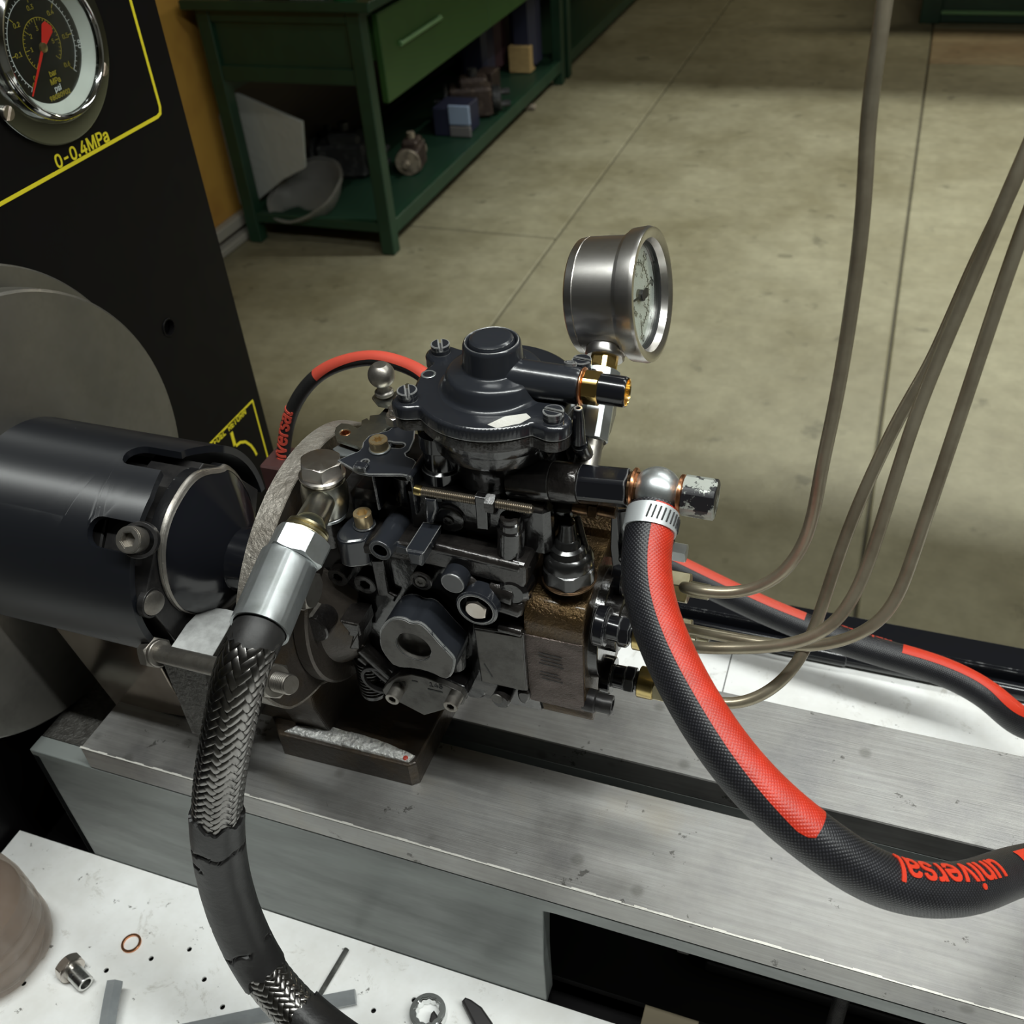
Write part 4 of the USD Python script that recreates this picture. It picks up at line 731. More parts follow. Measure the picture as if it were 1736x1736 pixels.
# screw pillar on the right
for (a, b, r) in (((-0.1404,0.33,1.1404), (-0.1392,0.33,1.1574), .0052),): part(pp, 'screw_pillar', [rod(a, b, .0066, 28, .001), rod(xs(b) - (0, 0, .002), xs(b) + (0, 0, .004), .0056, 28, .0008)], 'oily_black', 40); part(pp, 'pillar_screw', screw_head(xs(b) + (0, 0, .003), Z_, .0048, .0034, .6, 'hex'), 'oily_metal')
part(pp, 'side_rib', [yslab([(-0.1433,0.35,1.1316),(-0.1372,0.35,1.1406),(-0.1361,0.35,1.1275),(-0.1402,0.35,1.1163),(-0.1429,0.35,1.1181)], .04, .002)], 'bed_dark', 25)
# adjusting rod
r0, r1 = xs((-0.1854,0.33,1.1693)), xs((-0.1279,0.33,1.1696)); part(pp, 'adjusting_rod', threaded(r0, r1, .0023, .00095, .0005, 18), 'thread_steel', 25)
part(pp, 'rod_bracket', yslab([(-0.1807,0.3275,1.1672),(-0.1747,0.3275,1.1674),(-0.1748,0.3275,1.1614),(-0.1784,0.3275,1.1523),(-0.1818,0.3275,1.1516),(-0.1811,0.3275,1.1597)], .006, .0012), 'pump_paint', 20); part(pp, 'rod_bracket', yslab([(-0.1549,0.3275,1.1735),(-0.1486,0.3275,1.1734),(-0.1499,0.3275,1.1546),(-0.1556,0.3275,1.154)], .004, .0006), 'oily_black', 20)
n0 = xs((-0.1499,0.33,1.1695)); nd_ = nrm(r1 - r0); part(pp, 'lock_nut', hexbar(n0, n0 + nd_ * .0048, .0088, .5), 'oily_metal', 20); part(pp, 'rod_collar', rod(r0 - nd_ * .001, r0 + nd_ * .003, .0026, 18, .0005), 'brass')
# left ear with socket screw, round tube lug, square lug
er_ = xs([(-0.2305,0.3225,1.1375),(-0.2316,0.3259,1.1375),(-0.2313,0.3332,1.1375),(-0.2302,0.3388,1.1375),(-0.2287,0.3431,1.1375),(-0.2248,0.3462,1.1375),(-0.2191,0.3428,1.1375),(-0.2154,0.335,1.1375),(-0.2148,0.3272,1.1375),(-0.2147,0.323,1.1375),(-0.2201,0.3202,1.1375),(-0.2239,0.3187,1.1375),(-0.2282,0.3194,1.1375)]); part(pp, 'ear', zslab(er_, .016, .0016, 1), 'pump_paint_clean', 30)
es = xs((-0.2199,0.3336,1.1377)); part(pp, 'socket_screw', screw_head(es, Z_, .0046, .0082, .62, 'hex', 30, .1), 'gold_screw', label='golden socket screw'); part(pp, 'screw_washer', rod(es, es + (0, 0, .001), .0058, 28, .0003), 'pump_paint')
tl = xs((-0.203,0.3165,1.1388)); part(pp, 'tube_lug', [lathe([(0, .0038), (0, .0056), (.0007, .0062), (.028, .0066), (.030, .004)], tl, Y_, 40), lathe([(0, .0040), (.010, .0038), (.010, 0)], tl + (0, .0004, 0), Y_, 30)], 'pump_paint_clean', 40)
part(pp, 'lug_link', bb(tl[0] + .004, tl[0] + .015, .322, .345, tl[2] - .006, tl[2] + .001, .0015), 'pump_paint_clean')
sqf = xs([(-0.1858,0.3105,1.1479),(-0.1761,0.3105,1.1483),(-0.1782,0.3105,1.1393),(-0.1846,0.3105,1.1393)]); part(pp, 'square_lug', yslab(sqf, .022, .0016), 'pump_paint_clean', 20)
# ---- throttle bracket plate and lever
pl = [p[:2] for p in [(-0.2292,0.336,1.1745),(-0.2262,0.3402,1.1745),(-0.2224,0.3453,1.1745),(-0.2222,0.3489,1.1745),(-0.2237,0.3526,1.1745),(-0.2233,0.359,1.1745),(-0.2158,0.3652,1.1745),(-0.2139,0.3737,1.1745),(-0.2075,0.377,1.1745),(-0.2033,0.3704,1.1745),(-0.2,0.3617,1.1745),(-0.1984,0.3524,1.1745),(-0.1993,0.3496,1.1745),(-0.1978,0.3475,1.1745),(-0.1934,0.3462,1.1745),(-0.1911,0.3443,1.1745),(-0.189,0.3328,1.1745),(-0.191,0.3332,1.1745),(-0.1944,0.3333,1.1745),(-0.2018,0.3314,1.1745),(-0.2092,0.3295,1.1745),(-0.2153,0.3298,1.1745)]]
plp = Polygon(pl).buffer(0)
for q, r in (((-0.2155,0.3385,1.1745), .0017), ((-0.2105,0.3539,1.1745), .003)): plp = plp.difference(Point(q[0], q[1]).buffer(r, 12))
plp = plp.difference(LineString([q[:2] for q in [(-0.2099,0.3541,1.1745),(-0.2046,0.3549,1.1745)]]).buffer(.0024))
part(pp, 'throttle_plate', extr(plp, (0, 0, 1.1732), X_, Y_, .0014, .0004), 'pump_paint_clean', 20)
part(pp, 'plate_flange', [bb(-.1900, -.1884, .3330, .3620, 1.1510, 1.1735, .0006), rod((-.1901, .3330, 1.1729), (-.1901, .3620, 1.1729), .0018, 14, .0003)], 'pump_paint', 30); part(pp, 'plate_flange', bb(-.2115, -.2100, .3345, .3600, 1.148, 1.1730, .0006), 'pump_paint')
part(pp, 'plate_clip', [bb(*(lambda q: (q[0] - .0035, q[0] + .0032, q[1] - .002, q[1] + .003))(xs((-0.214,0.3316,1.1745))), 1.1745, 1.1775, .0005)], 'pump_paint')
lv = [p[:2] for p in [(-0.2475,0.3657,1.1685),(-0.2486,0.3692,1.1685),(-0.2477,0.3734,1.1685),(-0.2432,0.3739,1.1685),(-0.2372,0.3715,1.1685),(-0.2361,0.3735,1.1685),(-0.2383,0.3785,1.1685),(-0.2365,0.3812,1.1685),(-0.2332,0.3786,1.1685),(-0.2333,0.3747,1.1685),(-0.2348,0.3805,1.1685),(-0.236,0.3836,1.1685),(-0.2316,0.3859,1.1685),(-0.2311,0.3929,1.1685),(-0.231,0.397,1.1685),(-0.229,0.4016,1.1685),(-0.22,0.3956,1.1685),(-0.2119,0.3851,1.1685),(-0.2193,0.3777,1.1685),(-0.222,0.3742,1.1685),(-0.2239,0.3678,1.1685),(-0.2273,0.3557,1.1685),(-0.2428,0.3592,1.1685)]]
lvp = Polygon(lv).buffer(0); lh = (-0.2415,0.366,1.1685); lvp = lvp.difference(Point(lh[0], lh[1]).buffer(.0027, 14))
lev = part(pp, 'throttle_lever', extr(lvp, (0, 0, 1.1667), X_, Y_, .0018, .0005), 'zinc_yellowish', 20, 'bare silver lever')
part(lev, 'thread_bush', ringtube((lh[0], lh[1], 1.164), (lh[0], lh[1], 1.1683), .0028, .0019, 24), 'copper')
lv2 = [p[:2] for p in [(-0.2389,0.3936,1.1735),(-0.2386,0.4002,1.1735),(-0.2352,0.4016,1.1735),(-0.23,0.3981,1.1735),(-0.2263,0.411,1.1735),(-0.219,0.4086,1.1735),(-0.2195,0.396,1.1735),(-0.2228,0.387,1.1735),(-0.2328,0.388,1.1735)]]; part(lev, 'lever_arm', extr(Polygon(lv2).buffer(0), (0, 0, 1.1715), X_, Y_, .0018, .0005), 'zinc_yellowish', 20)
part(lev, 'second_plate', extr(Polygon([p[:2] for p in [(-0.245,0.3572,1.164),(-0.2426,0.3632,1.164),(-0.2314,0.3623,1.164),(-0.2298,0.359,1.164),(-0.2347,0.353,1.164),(-0.2391,0.353,1.164)]]).buffer(0), (0, 0, 1.1625), X_, Y_, .0015, .0004), 'zinc', 20)
bl = xs((-0.2339,0.396,1.1735)); part(pp, 'ball_stud', [lathe([(0, .0050), (.0016, .0050), (.0020, .0040), (.0030, .0034), (.0056, .0033)] + [(.0117 - .0071 * math.cos(a), .0071 * math.sin(a)) for a in np.linspace(.5, 2.62, 22)] + [(.0180, .0033), (.0178, 0)], bl + (.0015, 0, .0012), nrm((.02, -.02, 1)), 40)], 'dull_steel', 50, 'steel ball stud')
ts = xs((-0.2127,0.3491,1.1746)); part(pp, 'torx_screw', screw_head(ts, Z_, .0046, .0062, .6, 'torx', 32, .1), 'gold_screw', label='golden star-socket screw'); part(pp, 'screw_washer', rod(ts, ts + (0, 0, .0012), .0054, 28, .0003), 'zinc')
s2 = xs((-0.2148,0.3728,1.1746)); part(pp, 'spindle_nut', [hexbar(s2, s2 + (0, 0, .005), .009, .2), rod(s2 + (0, 0, .005), s2 + (0, 0, .009), .003, 16, .0004)], 'nickel_bolt', 20)
# shaft housing below the plate, stop barrel behind
part(pp, 'lever_shaft', lathe([(0, .011), (.006, .011), (.007, .0095), (.024, .0095), (.024, 0)], (-.2000, .352, 1.139), Z_, 32), 'oily_black', 40)
part(pp, 'stop_barrel', lathe([(0, .0105), (.012, .0105), (.013, .0088), (.023, .0088), (.024, .0098), (.032, .0098), (.034, .008), (.034, 0)], (-.1795, .3490, 1.160), Z_, 32), 'black_gloss', 40)

# ---- boost capsule (diaphragm housing) on top
LC = np.array((-.1545, .3625, 0.0))
def L(z): return LC + (0, 0, z)
ears = [(-.0340, -.0213), (-.0355, .0207), (.0348, -.0214), (.0345, .0222)]
fl_ = unary_union([Point(0, 0).buffer(.0375, 32)] + [unary_union([Point(x, y).buffer(.0078, 12), Point(x * .55, y * .55).buffer(.0120, 12)]).convex_hull for x, y in ears]).buffer(-.004).buffer(.006).buffer(-.002)
flo = np.array(fl_.exterior.coords)[:-1]
part(pp, 'capsule_flange', loft(flo, L(1.2062), X_, Y_, .0062, .0016), 'pump_paint', 40)
part(pp, 'capsule_lower_flange', loft(flo * .985, L(1.2000), X_, Y_, .0058, .0008), 'oily_metal', 40, 'bare grey lower flange')
part(pp, 'capsule_bowl', lathe([(0, .0235), (.010, .0250), (.020, .0290), (.0225, .0318), (.0285, .0325), (.0295, .0335), (.032, .0340), (.036, .0352), (.036, 0)], L(1.1640), Z_, 64), 'oily_black', 45)
dome = [(0, .0268), (.0006, .0250), (.0016, .0241), (.0030, .0236), (.0068, .0222), (.0082, .0212), (.0088, .0198), (.0096, .0168), (.0104, .0148), (.0112, .0138), (.0208, .0132), (.0222, .0127), (.0228, .0120), (.0222, .0110), (.0205, .0106)]
part(pp, 'capsule_dome', lathe(dome, L(1.2122), Z_, 72), 'pump_paint_clean', 50); part(pp, 'dome_cap', lathe([(.0, .0106), (.0028, .0104), (.0042, .0098), (.0048, .0088), (.0050, .008), (.0050, 0)], L(1.2315), Z_, 48), 'pump_paint_clean', 35)
for x, y in ears[:3] + ears[3:]:
    part(pp, 'slot_screw', [screw_head(L(1.2123) + (x, y, 0), Z_, .0046, .0050, .5, 'slot', 30, .95 + x * 14)], 'pump_paint', 30)
emb = L(1.2122) + (-.022, .030, 0); part(pp, 'cast_mark', [ringtube(L(1.2120) + (-.0335, .0005, 0), L(1.2126) + (-.0335, .0005, 0), .0036, .0026, 24, .0002), ringtube(L(1.2120) + (.031, .0155, 0), L(1.2126) + (.031, .0155, 0), .0036, .0026, 24, .0002)], 'zinc')
part(pp, 'painted_highlight', extr(Polygon([(p[0], p[1]) for p in [(-0.1462,0.3304,1.2124),(-0.141,0.3382,1.2124),(-0.1327,0.3427,1.2124),(-0.1297,0.3401,1.2124),(-0.1327,0.3347,1.2124),(-0.1413,0.3288,1.2124)]]), (0, 0, 1.21238), X_, Y_, .0001), 'edge_bright', False, 'bright highlight painted on the capsule flange')  # highlight on the flange top, put in as a pale flat colour
prt = xs((-0.1129,0.36,1.2186)); p_l = prt - (.034, 0, 0)
part(pp, 'capsule_port', [lathe([(0, .0090), (.018, .0086), (.0325, .0082), (.034, .0074), (.034, 0)], p_l, X_, 36), bb(p_l[0] - .004, p_l[0] + .030, .3555, .372, 1.2122, 1.2160, .001)], 'pump_paint_clean', 40)
part(pp, 'port_screw', screw_head(prt + (-.006, .004, .0072), nrm((0, .3, 1)), .0028, .0018, .5, 'hex'), 'pump_paint')
part(pp, 'copper_washer', ringtube(prt, prt + (.0016, 0, 0), .0086, .004, 36, .0006), 'copper', 50); part(pp, 'brass_hex', hexbar(prt + (.0016, 0, 0), prt + (.0088, 0, 0), .0142, .12, .05), 'brass_bright', 20)
part(pp, 'port_nipple', lathe([(0, .0068), (.0105, .0068), (.0115, .0066), (.0120, .0062)], prt + (.0088, 0, 0), X_, 36), 'black_gloss', 40); part(pp, 'nipple_bore', lathe([(.0120, .0062), (.0122, .0060), (.0116, .0056), (.002, .0048), (.002, 0)], prt + (.0088, 0, 0), X_, 36), 'brass_bright', 60)
# vent pipe stub and the casting on the back right
vt = xs((-0.1101,0.346,1.2166)); part(pp, 'vent_stub', [lathe([(0, .0030), (.012, .0026), (.0180, .0019), (.0180, .0011), (.006, .0011), (.006, 0)], vt - (0, 0, .0180), Z_, 24)], 'black_gloss', 40); part(pp, 'vent_rim', ringtube(vt - (0, 0, .0004), vt + (0, 0, .0002), .00185, .0011, 24, .0001), 'zinc')
cs_ = xs([(-0.1246,0.372,1.1835),(-0.1171,0.372,1.1924),(-0.1121,0.372,1.1906),(-0.109,0.372,1.1898),(-0.1079,0.372,1.1864),(-0.1085,0.372,1.1778),(-0.111,0.372,1.1671),(-0.1135,0.372,1.161),(-0.1239,0.372,1.1611),(-0.1265,0.372,1.1712)]); part(pp, 'rear_casting', yslab(cs_, .030, .003), 'black_gloss', 25)
part(pp, 'stub_rib', [rod(vt - (0, 0, .018), xs((-0.1115,0.366,1.1726)), .0040, 16, .001), rod(xs((-0.1197,0.36,1.174)), xs((-0.1115,0.366,1.1702)), .0042, 16, .001)], 'black_gloss', 50)

# ---- overflow fitting stack towards the right
ia, ib = xs((-0.1227,0.345,1.1749)), xs((-0.0506,0.345,1.1766)); i0 = xs((-0.1131,0.345,1.1764)); du = nrm(xs((-0.0746,0.345,1.1796)) - i0)
def stk(px): return i0 + du * ((xs(px) - i0) @ du)
s_a, s_b, s_c, s_d = stk((-0.1227,0.345,1.1742)), stk((-0.1095,0.345,1.1747)), stk((-0.0868,0.345,1.1762)), stk((-0.0817,0.345,1.1762))
part(pp, 'outlet_boss', lathe([(0, .0098), (.017, .0098), (.0200, .0092), (.0200, 0)], s_a - du * .020, du, 36), 'oily_black', 40)
part(pp, 'outlet_ring', lathe([(0, .0088), (.001, .0094), (.0085, .0096), (.0125, .0092), (.0135, .0078), (.0135, 0)], s_a, du, 40), 'oily_metal', 50)
part(pp, 'outlet_hex', hexbar(s_b, s_c, .0165, .16, .06), 'black_gloss', 20); part(pp, 'outlet_collar', hexbar(s_c, s_d, .0142, .16, .05), 'bronze_oily', 20)
part(pp, 'pipe_stub', [rod((-0.1145,0.348,1.1604), (-0.1065,0.348,1.1607), .0036, 20, .0004), rod((-0.1025,0.348,1.1611), (-0.0938,0.348,1.1612), .0033, 20, .0004)], 'bronze_oily'); part(pp, 'stub_nut', hexbar((-0.1065,0.348,1.161), (-0.102,0.348,1.1609), .0092, .2), 'bronze_oily', 20)
part(pp, 'outlet_block', [bb(-.150, s_a[0] - .004, .346, .385, 1.150, 1.184, .004), rod(xs((-0.1355,0.352,1.1558)), xs((-0.1146,0.352,1.1566)), .0062, 24, .001)], 'oily_black')
# bent black clip bracket to the right of the plug
part(pp, 'clip_bracket', [yslab([(-0.0969,0.35,1.159),(-0.0941,0.35,1.1596),(-0.093,0.35,1.1393),(-0.0924,0.35,1.1274),(-0.0965,0.35,1.1245),(-0.0976,0.35,1.1364)], .003, .0006), yslab([(-0.095,0.3535,1.1566),(-0.0905,0.3535,1.1583),(-0.0892,0.3535,1.124),(-0.0933,0.3535,1.1242)], .002, .0005), rod((-0.0921,0.349,1.1355), (-0.0855,0.349,1.1352), .0042, 18, .0006)], 'black_gloss', 25)
part(pp, 'tag_plate', yslab([(-0.0711,0.35,1.149),(-0.0679,0.35,1.1575),(-0.0663,0.35,1.1585),(-0.0666,0.35,1.1525),(-0.0671,0.35,1.1434),(-0.0709,0.35,1.1396)], .0012, .0003), 'black_steel', 20); zb0, zb1 = xs((-0.0705,0.348,1.1436)), xs((-0.0623,0.348,1.1444))
part(pp, 'zinc_bolt', [ringtube(zb0, zb0 + (.0016, 0, 0), .0062, .002, 28, .0004), ringtube(zb0 + (.0018, 0, 0), zb0 + (.0034, 0, 0), .0052, .002, 28, .0004), hexbar(zb0 + (.0034, 0, 0), zb0 + (.0100, 0, 0), .0082, .4)], 'zinc', 20)

# ---- hydraulic head with its plug and valve holders
hx0, hx1 = -.1345, -.1042
hd = [(.3390, 1.0200), (.3365, 1.0290), (.3250, 1.0440), (.3245, 1.0480), (.3245, 1.0950)] + [(.3365 - .0120 * math.cos(a), 1.0990 + .0140 * math.sin(a)) for a in np.linspace(0, 1.45, 9)] + [(.3395, 1.1125), (.3415, 1.1135), (.3450, 1.1172), (.3480, 1.1195), (.3520, 1.1200), (.392, 1.1200), (.402, 1.110), (.402, 1.03), (.39, 1.02)]
part(pp, 'hydraulic_head', xslab(hd, hx0, hx1, .0012), 'brown_cast', 30, 'brown oil-stained cast head')
part(pp, 'head_front', xslab([(.3300, 1.0395), (.3243, 1.0440), (.3238, 1.0490), (.3240, 1.0930), (.3262, 1.0945), (.332, 1.09)], hx0 + .0005, hx1 - .0004, .0006), 'brown_cast_low', 30)
part(pp, 'head_rear_pad', [bb(-.1345, -.098, .375, .4045, 1.105, 1.1285, .003)], 'brown_cast')
pc = np.array((0, 0, 0)) + xs((-0.1161,0.3428,1.121)) ; part(pp, 'plug_hex', hexbar(pc - (0, 0, .001), pc + (0, 0, .009), .0245, .3, .05), 'dark_plastic', 25); part(pp, 'plug_seal', ringtube(pc - (0, 0, .0012), pc + (0, 0, .0004), .0137, .008, 40, .0003), 'bronze_oily', 50)
part(pp, 'plug_body', lathe([(.009, .0122), (.0135, .0120), (.0150, .0108), (.0160, .0092), (.0195, .0084), (.0205, .0066), (.0235, .0060), (.0245, .0048), (.0300, .0040), (.0335, .0036), (.0340, .0024), (.0340, 0)], pc, nrm((.0, .0, 1)), 40), 'dark_plastic', 40)
part(pp, 'plug_wire', [rod(pc + (-.004, .008, .020), pc + (-.0085, .012, .036), .0022, 14, .0004), rod(pc + (.0085, .002, .016), pc + (.003, .006, .033), .0016, 12, .0004)], 'oily_metal', 50)
for k, (x0_, x1_, y_) in enumerate(((916, 962, 1098), (916, 958, 1106), (920, 962, 1115), (916, 964, 1123), (918, 952, 1143), (916, 958, 1151), (920, 960, 1159))): part(pp, 'file_mark', extr(LineString([(q[0], q[2]) for q in (xs((hx0 + (x0_ - 890) * .000265, 0, 1.0940 - (y_ - 1060) * .000305)), xs((hx0 + (x1_ - 890) * .000265, 0, 1.0935 - (y_ - 1060) * .000305)))]).buffer(.00025), (0, .3238, 0), X_, Z_, .00012), 'bed_dark', False)
# right end of the head: rim, central plug, valve holders along +x
part(pp, 'head_rim', [lathe([(0, 0), (0, .0300), (.0045, .0292), (.0050, .0285), (.0050, 0)], (hx1, .3600, 1.0760), X_, 56)], 'oily_black', 40)
cpk = xs((hx1 + .005, .3570, 1.0800)); part(pp, 'centre_plug', [lathe([(0, 0), (0, .0150), (.006, .0150), (.0068, .0135), (.0068, .0120), (.010, .0118), (.0108, .0110), (.0108, 0)], cpk, X_, 44)], 'oily_metal', 40); part(pp, 'centre_hex', hexbar(cpk + (.0108, 0, 0), cpk + (.020, 0, 0), .014, .3, .08), 'oily_black', 20)
def valve(px0, y, name='valve_holder'):
    p = xs(px0); p = np.array((hx1 + .003, p[1], p[2]))
    part(pp, name, [lathe([(0, 0), (0, .0098), (.0008, .0102), (.0052, .0102), (.006, .0096), (.006, 0)], p, X_, 36), rod(p + (.006, 0, 0), p + (.0125, 0, 0), .0062, 28, .0005), hexbar(p + (.0122, 0, 0), p + (.0178, 0, 0), .0130, .25, .08), rod(p + (.0178, 0, 0), p + (.0225, 0, 0), .0052, 24, .0005)], 'black_gloss', 25); return p + (.0225, 0, 0)
VA = valve((-0.1045,0.337,1.0966), .337); VB = valve((-0.1079,0.348,1.0494), .348); VC = valve((-0.1136,0.372,1.099), .372); VD = valve((-0.1189,0.384,1.0547), .384)
hs = xs((-0.1033,0.33,1.0474)); hs = np.array((hx1 - .002, hs[1], hs[2])); part(pp, 'head_lug', lathe([(0, 0), (0, .0062), (.006, .0062), (.0068, .0054), (.0068, 0)], hs, X_, 30), 'black_steel', 40); part(pp, 'socket_screw', screw_head(hs + (.0066, 0, 0), X_, .0050, .0085, .56, 'hex', 28, .2), 'black_steel')
hs2 = np.array((hx1 - .002, .388, 1.115)); part(pp, 'socket_screw', screw_head(hs2 + (.002, 0, 0), X_, .0050, .0085, .56, 'hex', 28, .2), 'black_steel')

# ================================================================== STEEL PRESSURE GAUGE
GN = nrm((.9867, -.0532, .1533)); GF = np.array((-.0960, .4214, 1.2335)); GG = nrm((-.052, .79, .611)); GG = nrm(GG - GN * (GG @ GN)); GS = np.cross(GG, GN)
pg = thing('pressure_gauge', 'round steel pressure gauge with white dial standing tilted behind the boost capsule', 'pressure gauge', GF - GG * .07)
part(pg, 'case', lathe([(-.0345, 0), (-.0345, .0262), (-.0335, .0274), (-.0300, .0279), (-.0297, .0276), (-.0294, .0279), (-.0100, .0279), (-.0095, .0276), (-.0090, .0281), (-.006, .0281)], GF, GN, 96), 'case_steel', 35)
part(pg, 'bezel', lathe([(-.0105, .0279), (-.0100, .0292), (-.0080, .0296), (-.0078, .0308), (-.0016, .0315), (.0004, .0309), (.0006, .0290), (-.0006, .0262), (-.0040, .0250)], GF, GN, 96), 'case_steel', 45)
part(pg, 'seal_ring', lathe([(-.0034, .0262), (-.0040, .0246), (-.0075, .0243)], GF, GN, 72), 'print_black', 40)
DC = GF - GN * .0072
part(pg, 'dial_plate', rod(DC - GN * .001, DC, .0246, 64), 'gauge_white')
def gp(r, deg): a = math.radians(deg); return DC + GN * .0001 + r * (math.sin(a) * GS + math.cos(a) * GG)
GU = GS if np.dot(np.cross(GS, GG), GN) > 0 else -GS
def gext(poly, t=.00015, up=.0001): return extr(poly, DC + GN * up, GU, GG, t)
sg = 1 if np.allclose(GU, GS) else -1
def ga(r, deg): a = math.radians(deg); return (r * math.sin(a), r * math.cos(a))
arc_ = LineString([ga(.0152, a) for a in np.linspace(-135, 135, 50)]).buffer(.00022)
part(pg, 'scale', [gext(unary_union([arc_] + [LineString([ga(.0152 - (.0026 if k % 5 == 0 else .0012), -135 + 270 * k / 30), ga(.0152 + (.0030 if k % 5 == 0 else .0012), -135 + 270 * k / 30)]).buffer(.00022 if k % 5 else .0004) for k in range(31)]))], 'print_black', False)
for k, s in enumerate(('0', '5', '10', '15', '20', '25', '30')):
    x, y = ga(.0206, -135 + 45 * k); part(pg, 'numeral', text_on(s, .0032, DC + GN * .0001 + x * GU + y * GG, GU, GG, .00015, True, True), 'print_black', False)
    x, y = ga(.0102, -135 + 45 * k); part(pg, 'numeral', text_on(s, .0019, DC + GN * .0001 + x * GU + y * GG, GU, GG, .00015, False, True), 'print_grey', False)
part(pg, 'dial_text', text_on('bar', .0030, DC + GN * .0001 - GG * .0085, GU, GG, .00015, True, True), 'print_black', False)
na = math.radians(-128); nd2 = math.sin(na) * GU + math.cos(na) * GG; nc_ = np.cross(GN, nd2)
def nx(poly, h): return extr(poly, DC + GN * h, -nc_, nd2, .0004) if np.dot(np.cross(-nc_, nd2), GN) > 0 else extr(poly, DC + GN * h, nc_, nd2, .0004)
part(pg, 'needle', [nx(Polygon([(-.0009, -.003), (.0009, -.003), (.0002, .0185), (-.0002, .0185)]), .0018), nx(Polygon([(-.0007, 0), (.0007, 0), (.0024, -.0055), (.0018, -.0085), (-.0018, -.0085), (-.0024, -.0055)]), .0018)], 'print_black', False)
part(pg, 'hub', lathe([(0, .0030), (.0030, .0026), (.0030, 0)], DC, GN, 24), 'print_black')
part(pg, 'lens', rod(GF - GN * .0052, GF - GN * .0046, .0249, 64), 'glass_pane')
S0 = GF - GN * .0187 - GG * .0265
part(pg, 'stem_collar', lathe([(0, .0088), (.0010, .0094), (.0045, .0094), (.0055, .0086), (.0055, 0)], S0, -GG, 36), 'case_steel', 40)
part(pg, 'brass_adaptor', hexbar(S0 - GG * .005, S0 - GG * .0125, .0128, .3, .05), 'brass_bright', 20)
part(pg, 'zinc_nut', [hexbar(S0 - GG * .0118, S0 - GG * .0235, .0165, .05, .05)], 'zinc', 20)
part(pg, 'zinc_body', [hexbar(S0 - GG * .0235, S0 - GG * .0460, .0150, .0, .05)], 'zinc', 20); part(pg, 'stem_tail', rod(S0 - GG * .046, S0 - GG * .066, .006, 24), 'dull_steel')

# ================================================================== INJECTION PIPES
PR = .00285
def pipe(label, P, end, m='pipe_steel', r=PR, nut=True, axis=X_):
    P = [xs(p) for p in P]; v_ = nrm(nrm(P[-1] - P[-2]) + (0, .05, .25)); P += [P[-1] + v_ * .16, P[-1] + v_ * .30 + (0, .02, .10), P[-1] + v_ * .40 + (0, .04, .34)]; e = np.asarray(end, float); t = thing('injection_pipe', label, 'pipe', e)
    if nut:
        part(t, 'sleeve_nut', [lathe([(0, .0078), (.0005, .0083), (.0082, .0083), (.0087, .0078), (.0087, 0), (0, 0)], e - X_ * .003, X_, 36)], 'brass', 35); part(t, 'union_nut', hexbar(e + X_ * .0055, e + X_ * .0165, .0150, .22, .08), 'nut_brass', 20)
        part(t, 'cone_sleeve', lathe([(0, .0042), (.010, .0040), (.0105, .0034), (.0105, 0)], e + X_ * .0163, X_, 28), 'pipe_end', 35)
        P = [e + X_ * .020] + P
    pa = Path(P, 420); part(t, 'tube', sweep(pa, r, n=18, m=420), m, 60); return t
pipe('steel injection pipe rising alone from the rear upper valve to the top of the picture', [(-0.0531,0.3433,1.1265),(-0.0358,0.3452,1.1284),(-0.0188,0.3477,1.1407),(-0.0095,0.352,1.1635),(-0.0078,0.3553,1.1951),(-0.0066,0.3619,1.2261),(-0.0067,0.3691,1.2742),(-0.0084,0.3721,1.3072),(-0.0109,0.3766,1.3326),(-0.0115,0.3779,1.3535),(-0.0118,0.3829,1.3722),(-0.0118,0.3887,1.3948)], VC)
pipe('steel injection pipe from the upper brass nut, front one of the crossing pair', [(-0.0508,0.3317,1.1009),(-0.0319,0.3322,1.1052),(-0.0101,0.3324,1.1141),(0.006,0.3359,1.1264),(0.0147,0.3444,1.1432),(0.0193,0.3567,1.1678),(0.0228,0.3695,1.1967),(0.0268,0.3807,1.2236),(0.0345,0.3918,1.2645),(0.04,0.3948,1.2972),(0.0446,0.4016,1.3188),(0.0503,0.4135,1.3456)], VA)
pipe('steel injection pipe from the lowest brass nut, crossing behind its neighbours', [(-0.0531,0.3286,1.0714),(-0.0329,0.3281,1.0707),(-0.0138,0.3356,1.0798),(-0.0032,0.3466,1.0953),(0.0018,0.3591,1.1151),(0.0066,0.3738,1.1457),(0.0134,0.3884,1.1751),(0.0218,0.4018,1.2023),(0.0287,0.4088,1.223),(0.0371,0.4181,1.2615),(0.0435,0.4197,1.2921),(0.048,0.4265,1.3138),(0.0539,0.4388,1.341)], VB)
pipe('steel injection pipe rising furthest right with a worn patch halfway up', [(-0.0602,0.3513,1.0913),(-0.0341,0.3499,1.0931),(-0.0064,0.3479,1.0983),(0.0159,0.3473,1.1108),(0.0297,0.3529,1.1266),(0.0352,0.3619,1.1502),(0.0375,0.3682,1.1723),(0.0417,0.3816,1.2096),(0.0459,0.3933,1.2528),(0.0492,0.4009,1.2839),(0.0551,0.4175,1.3161)], VD)

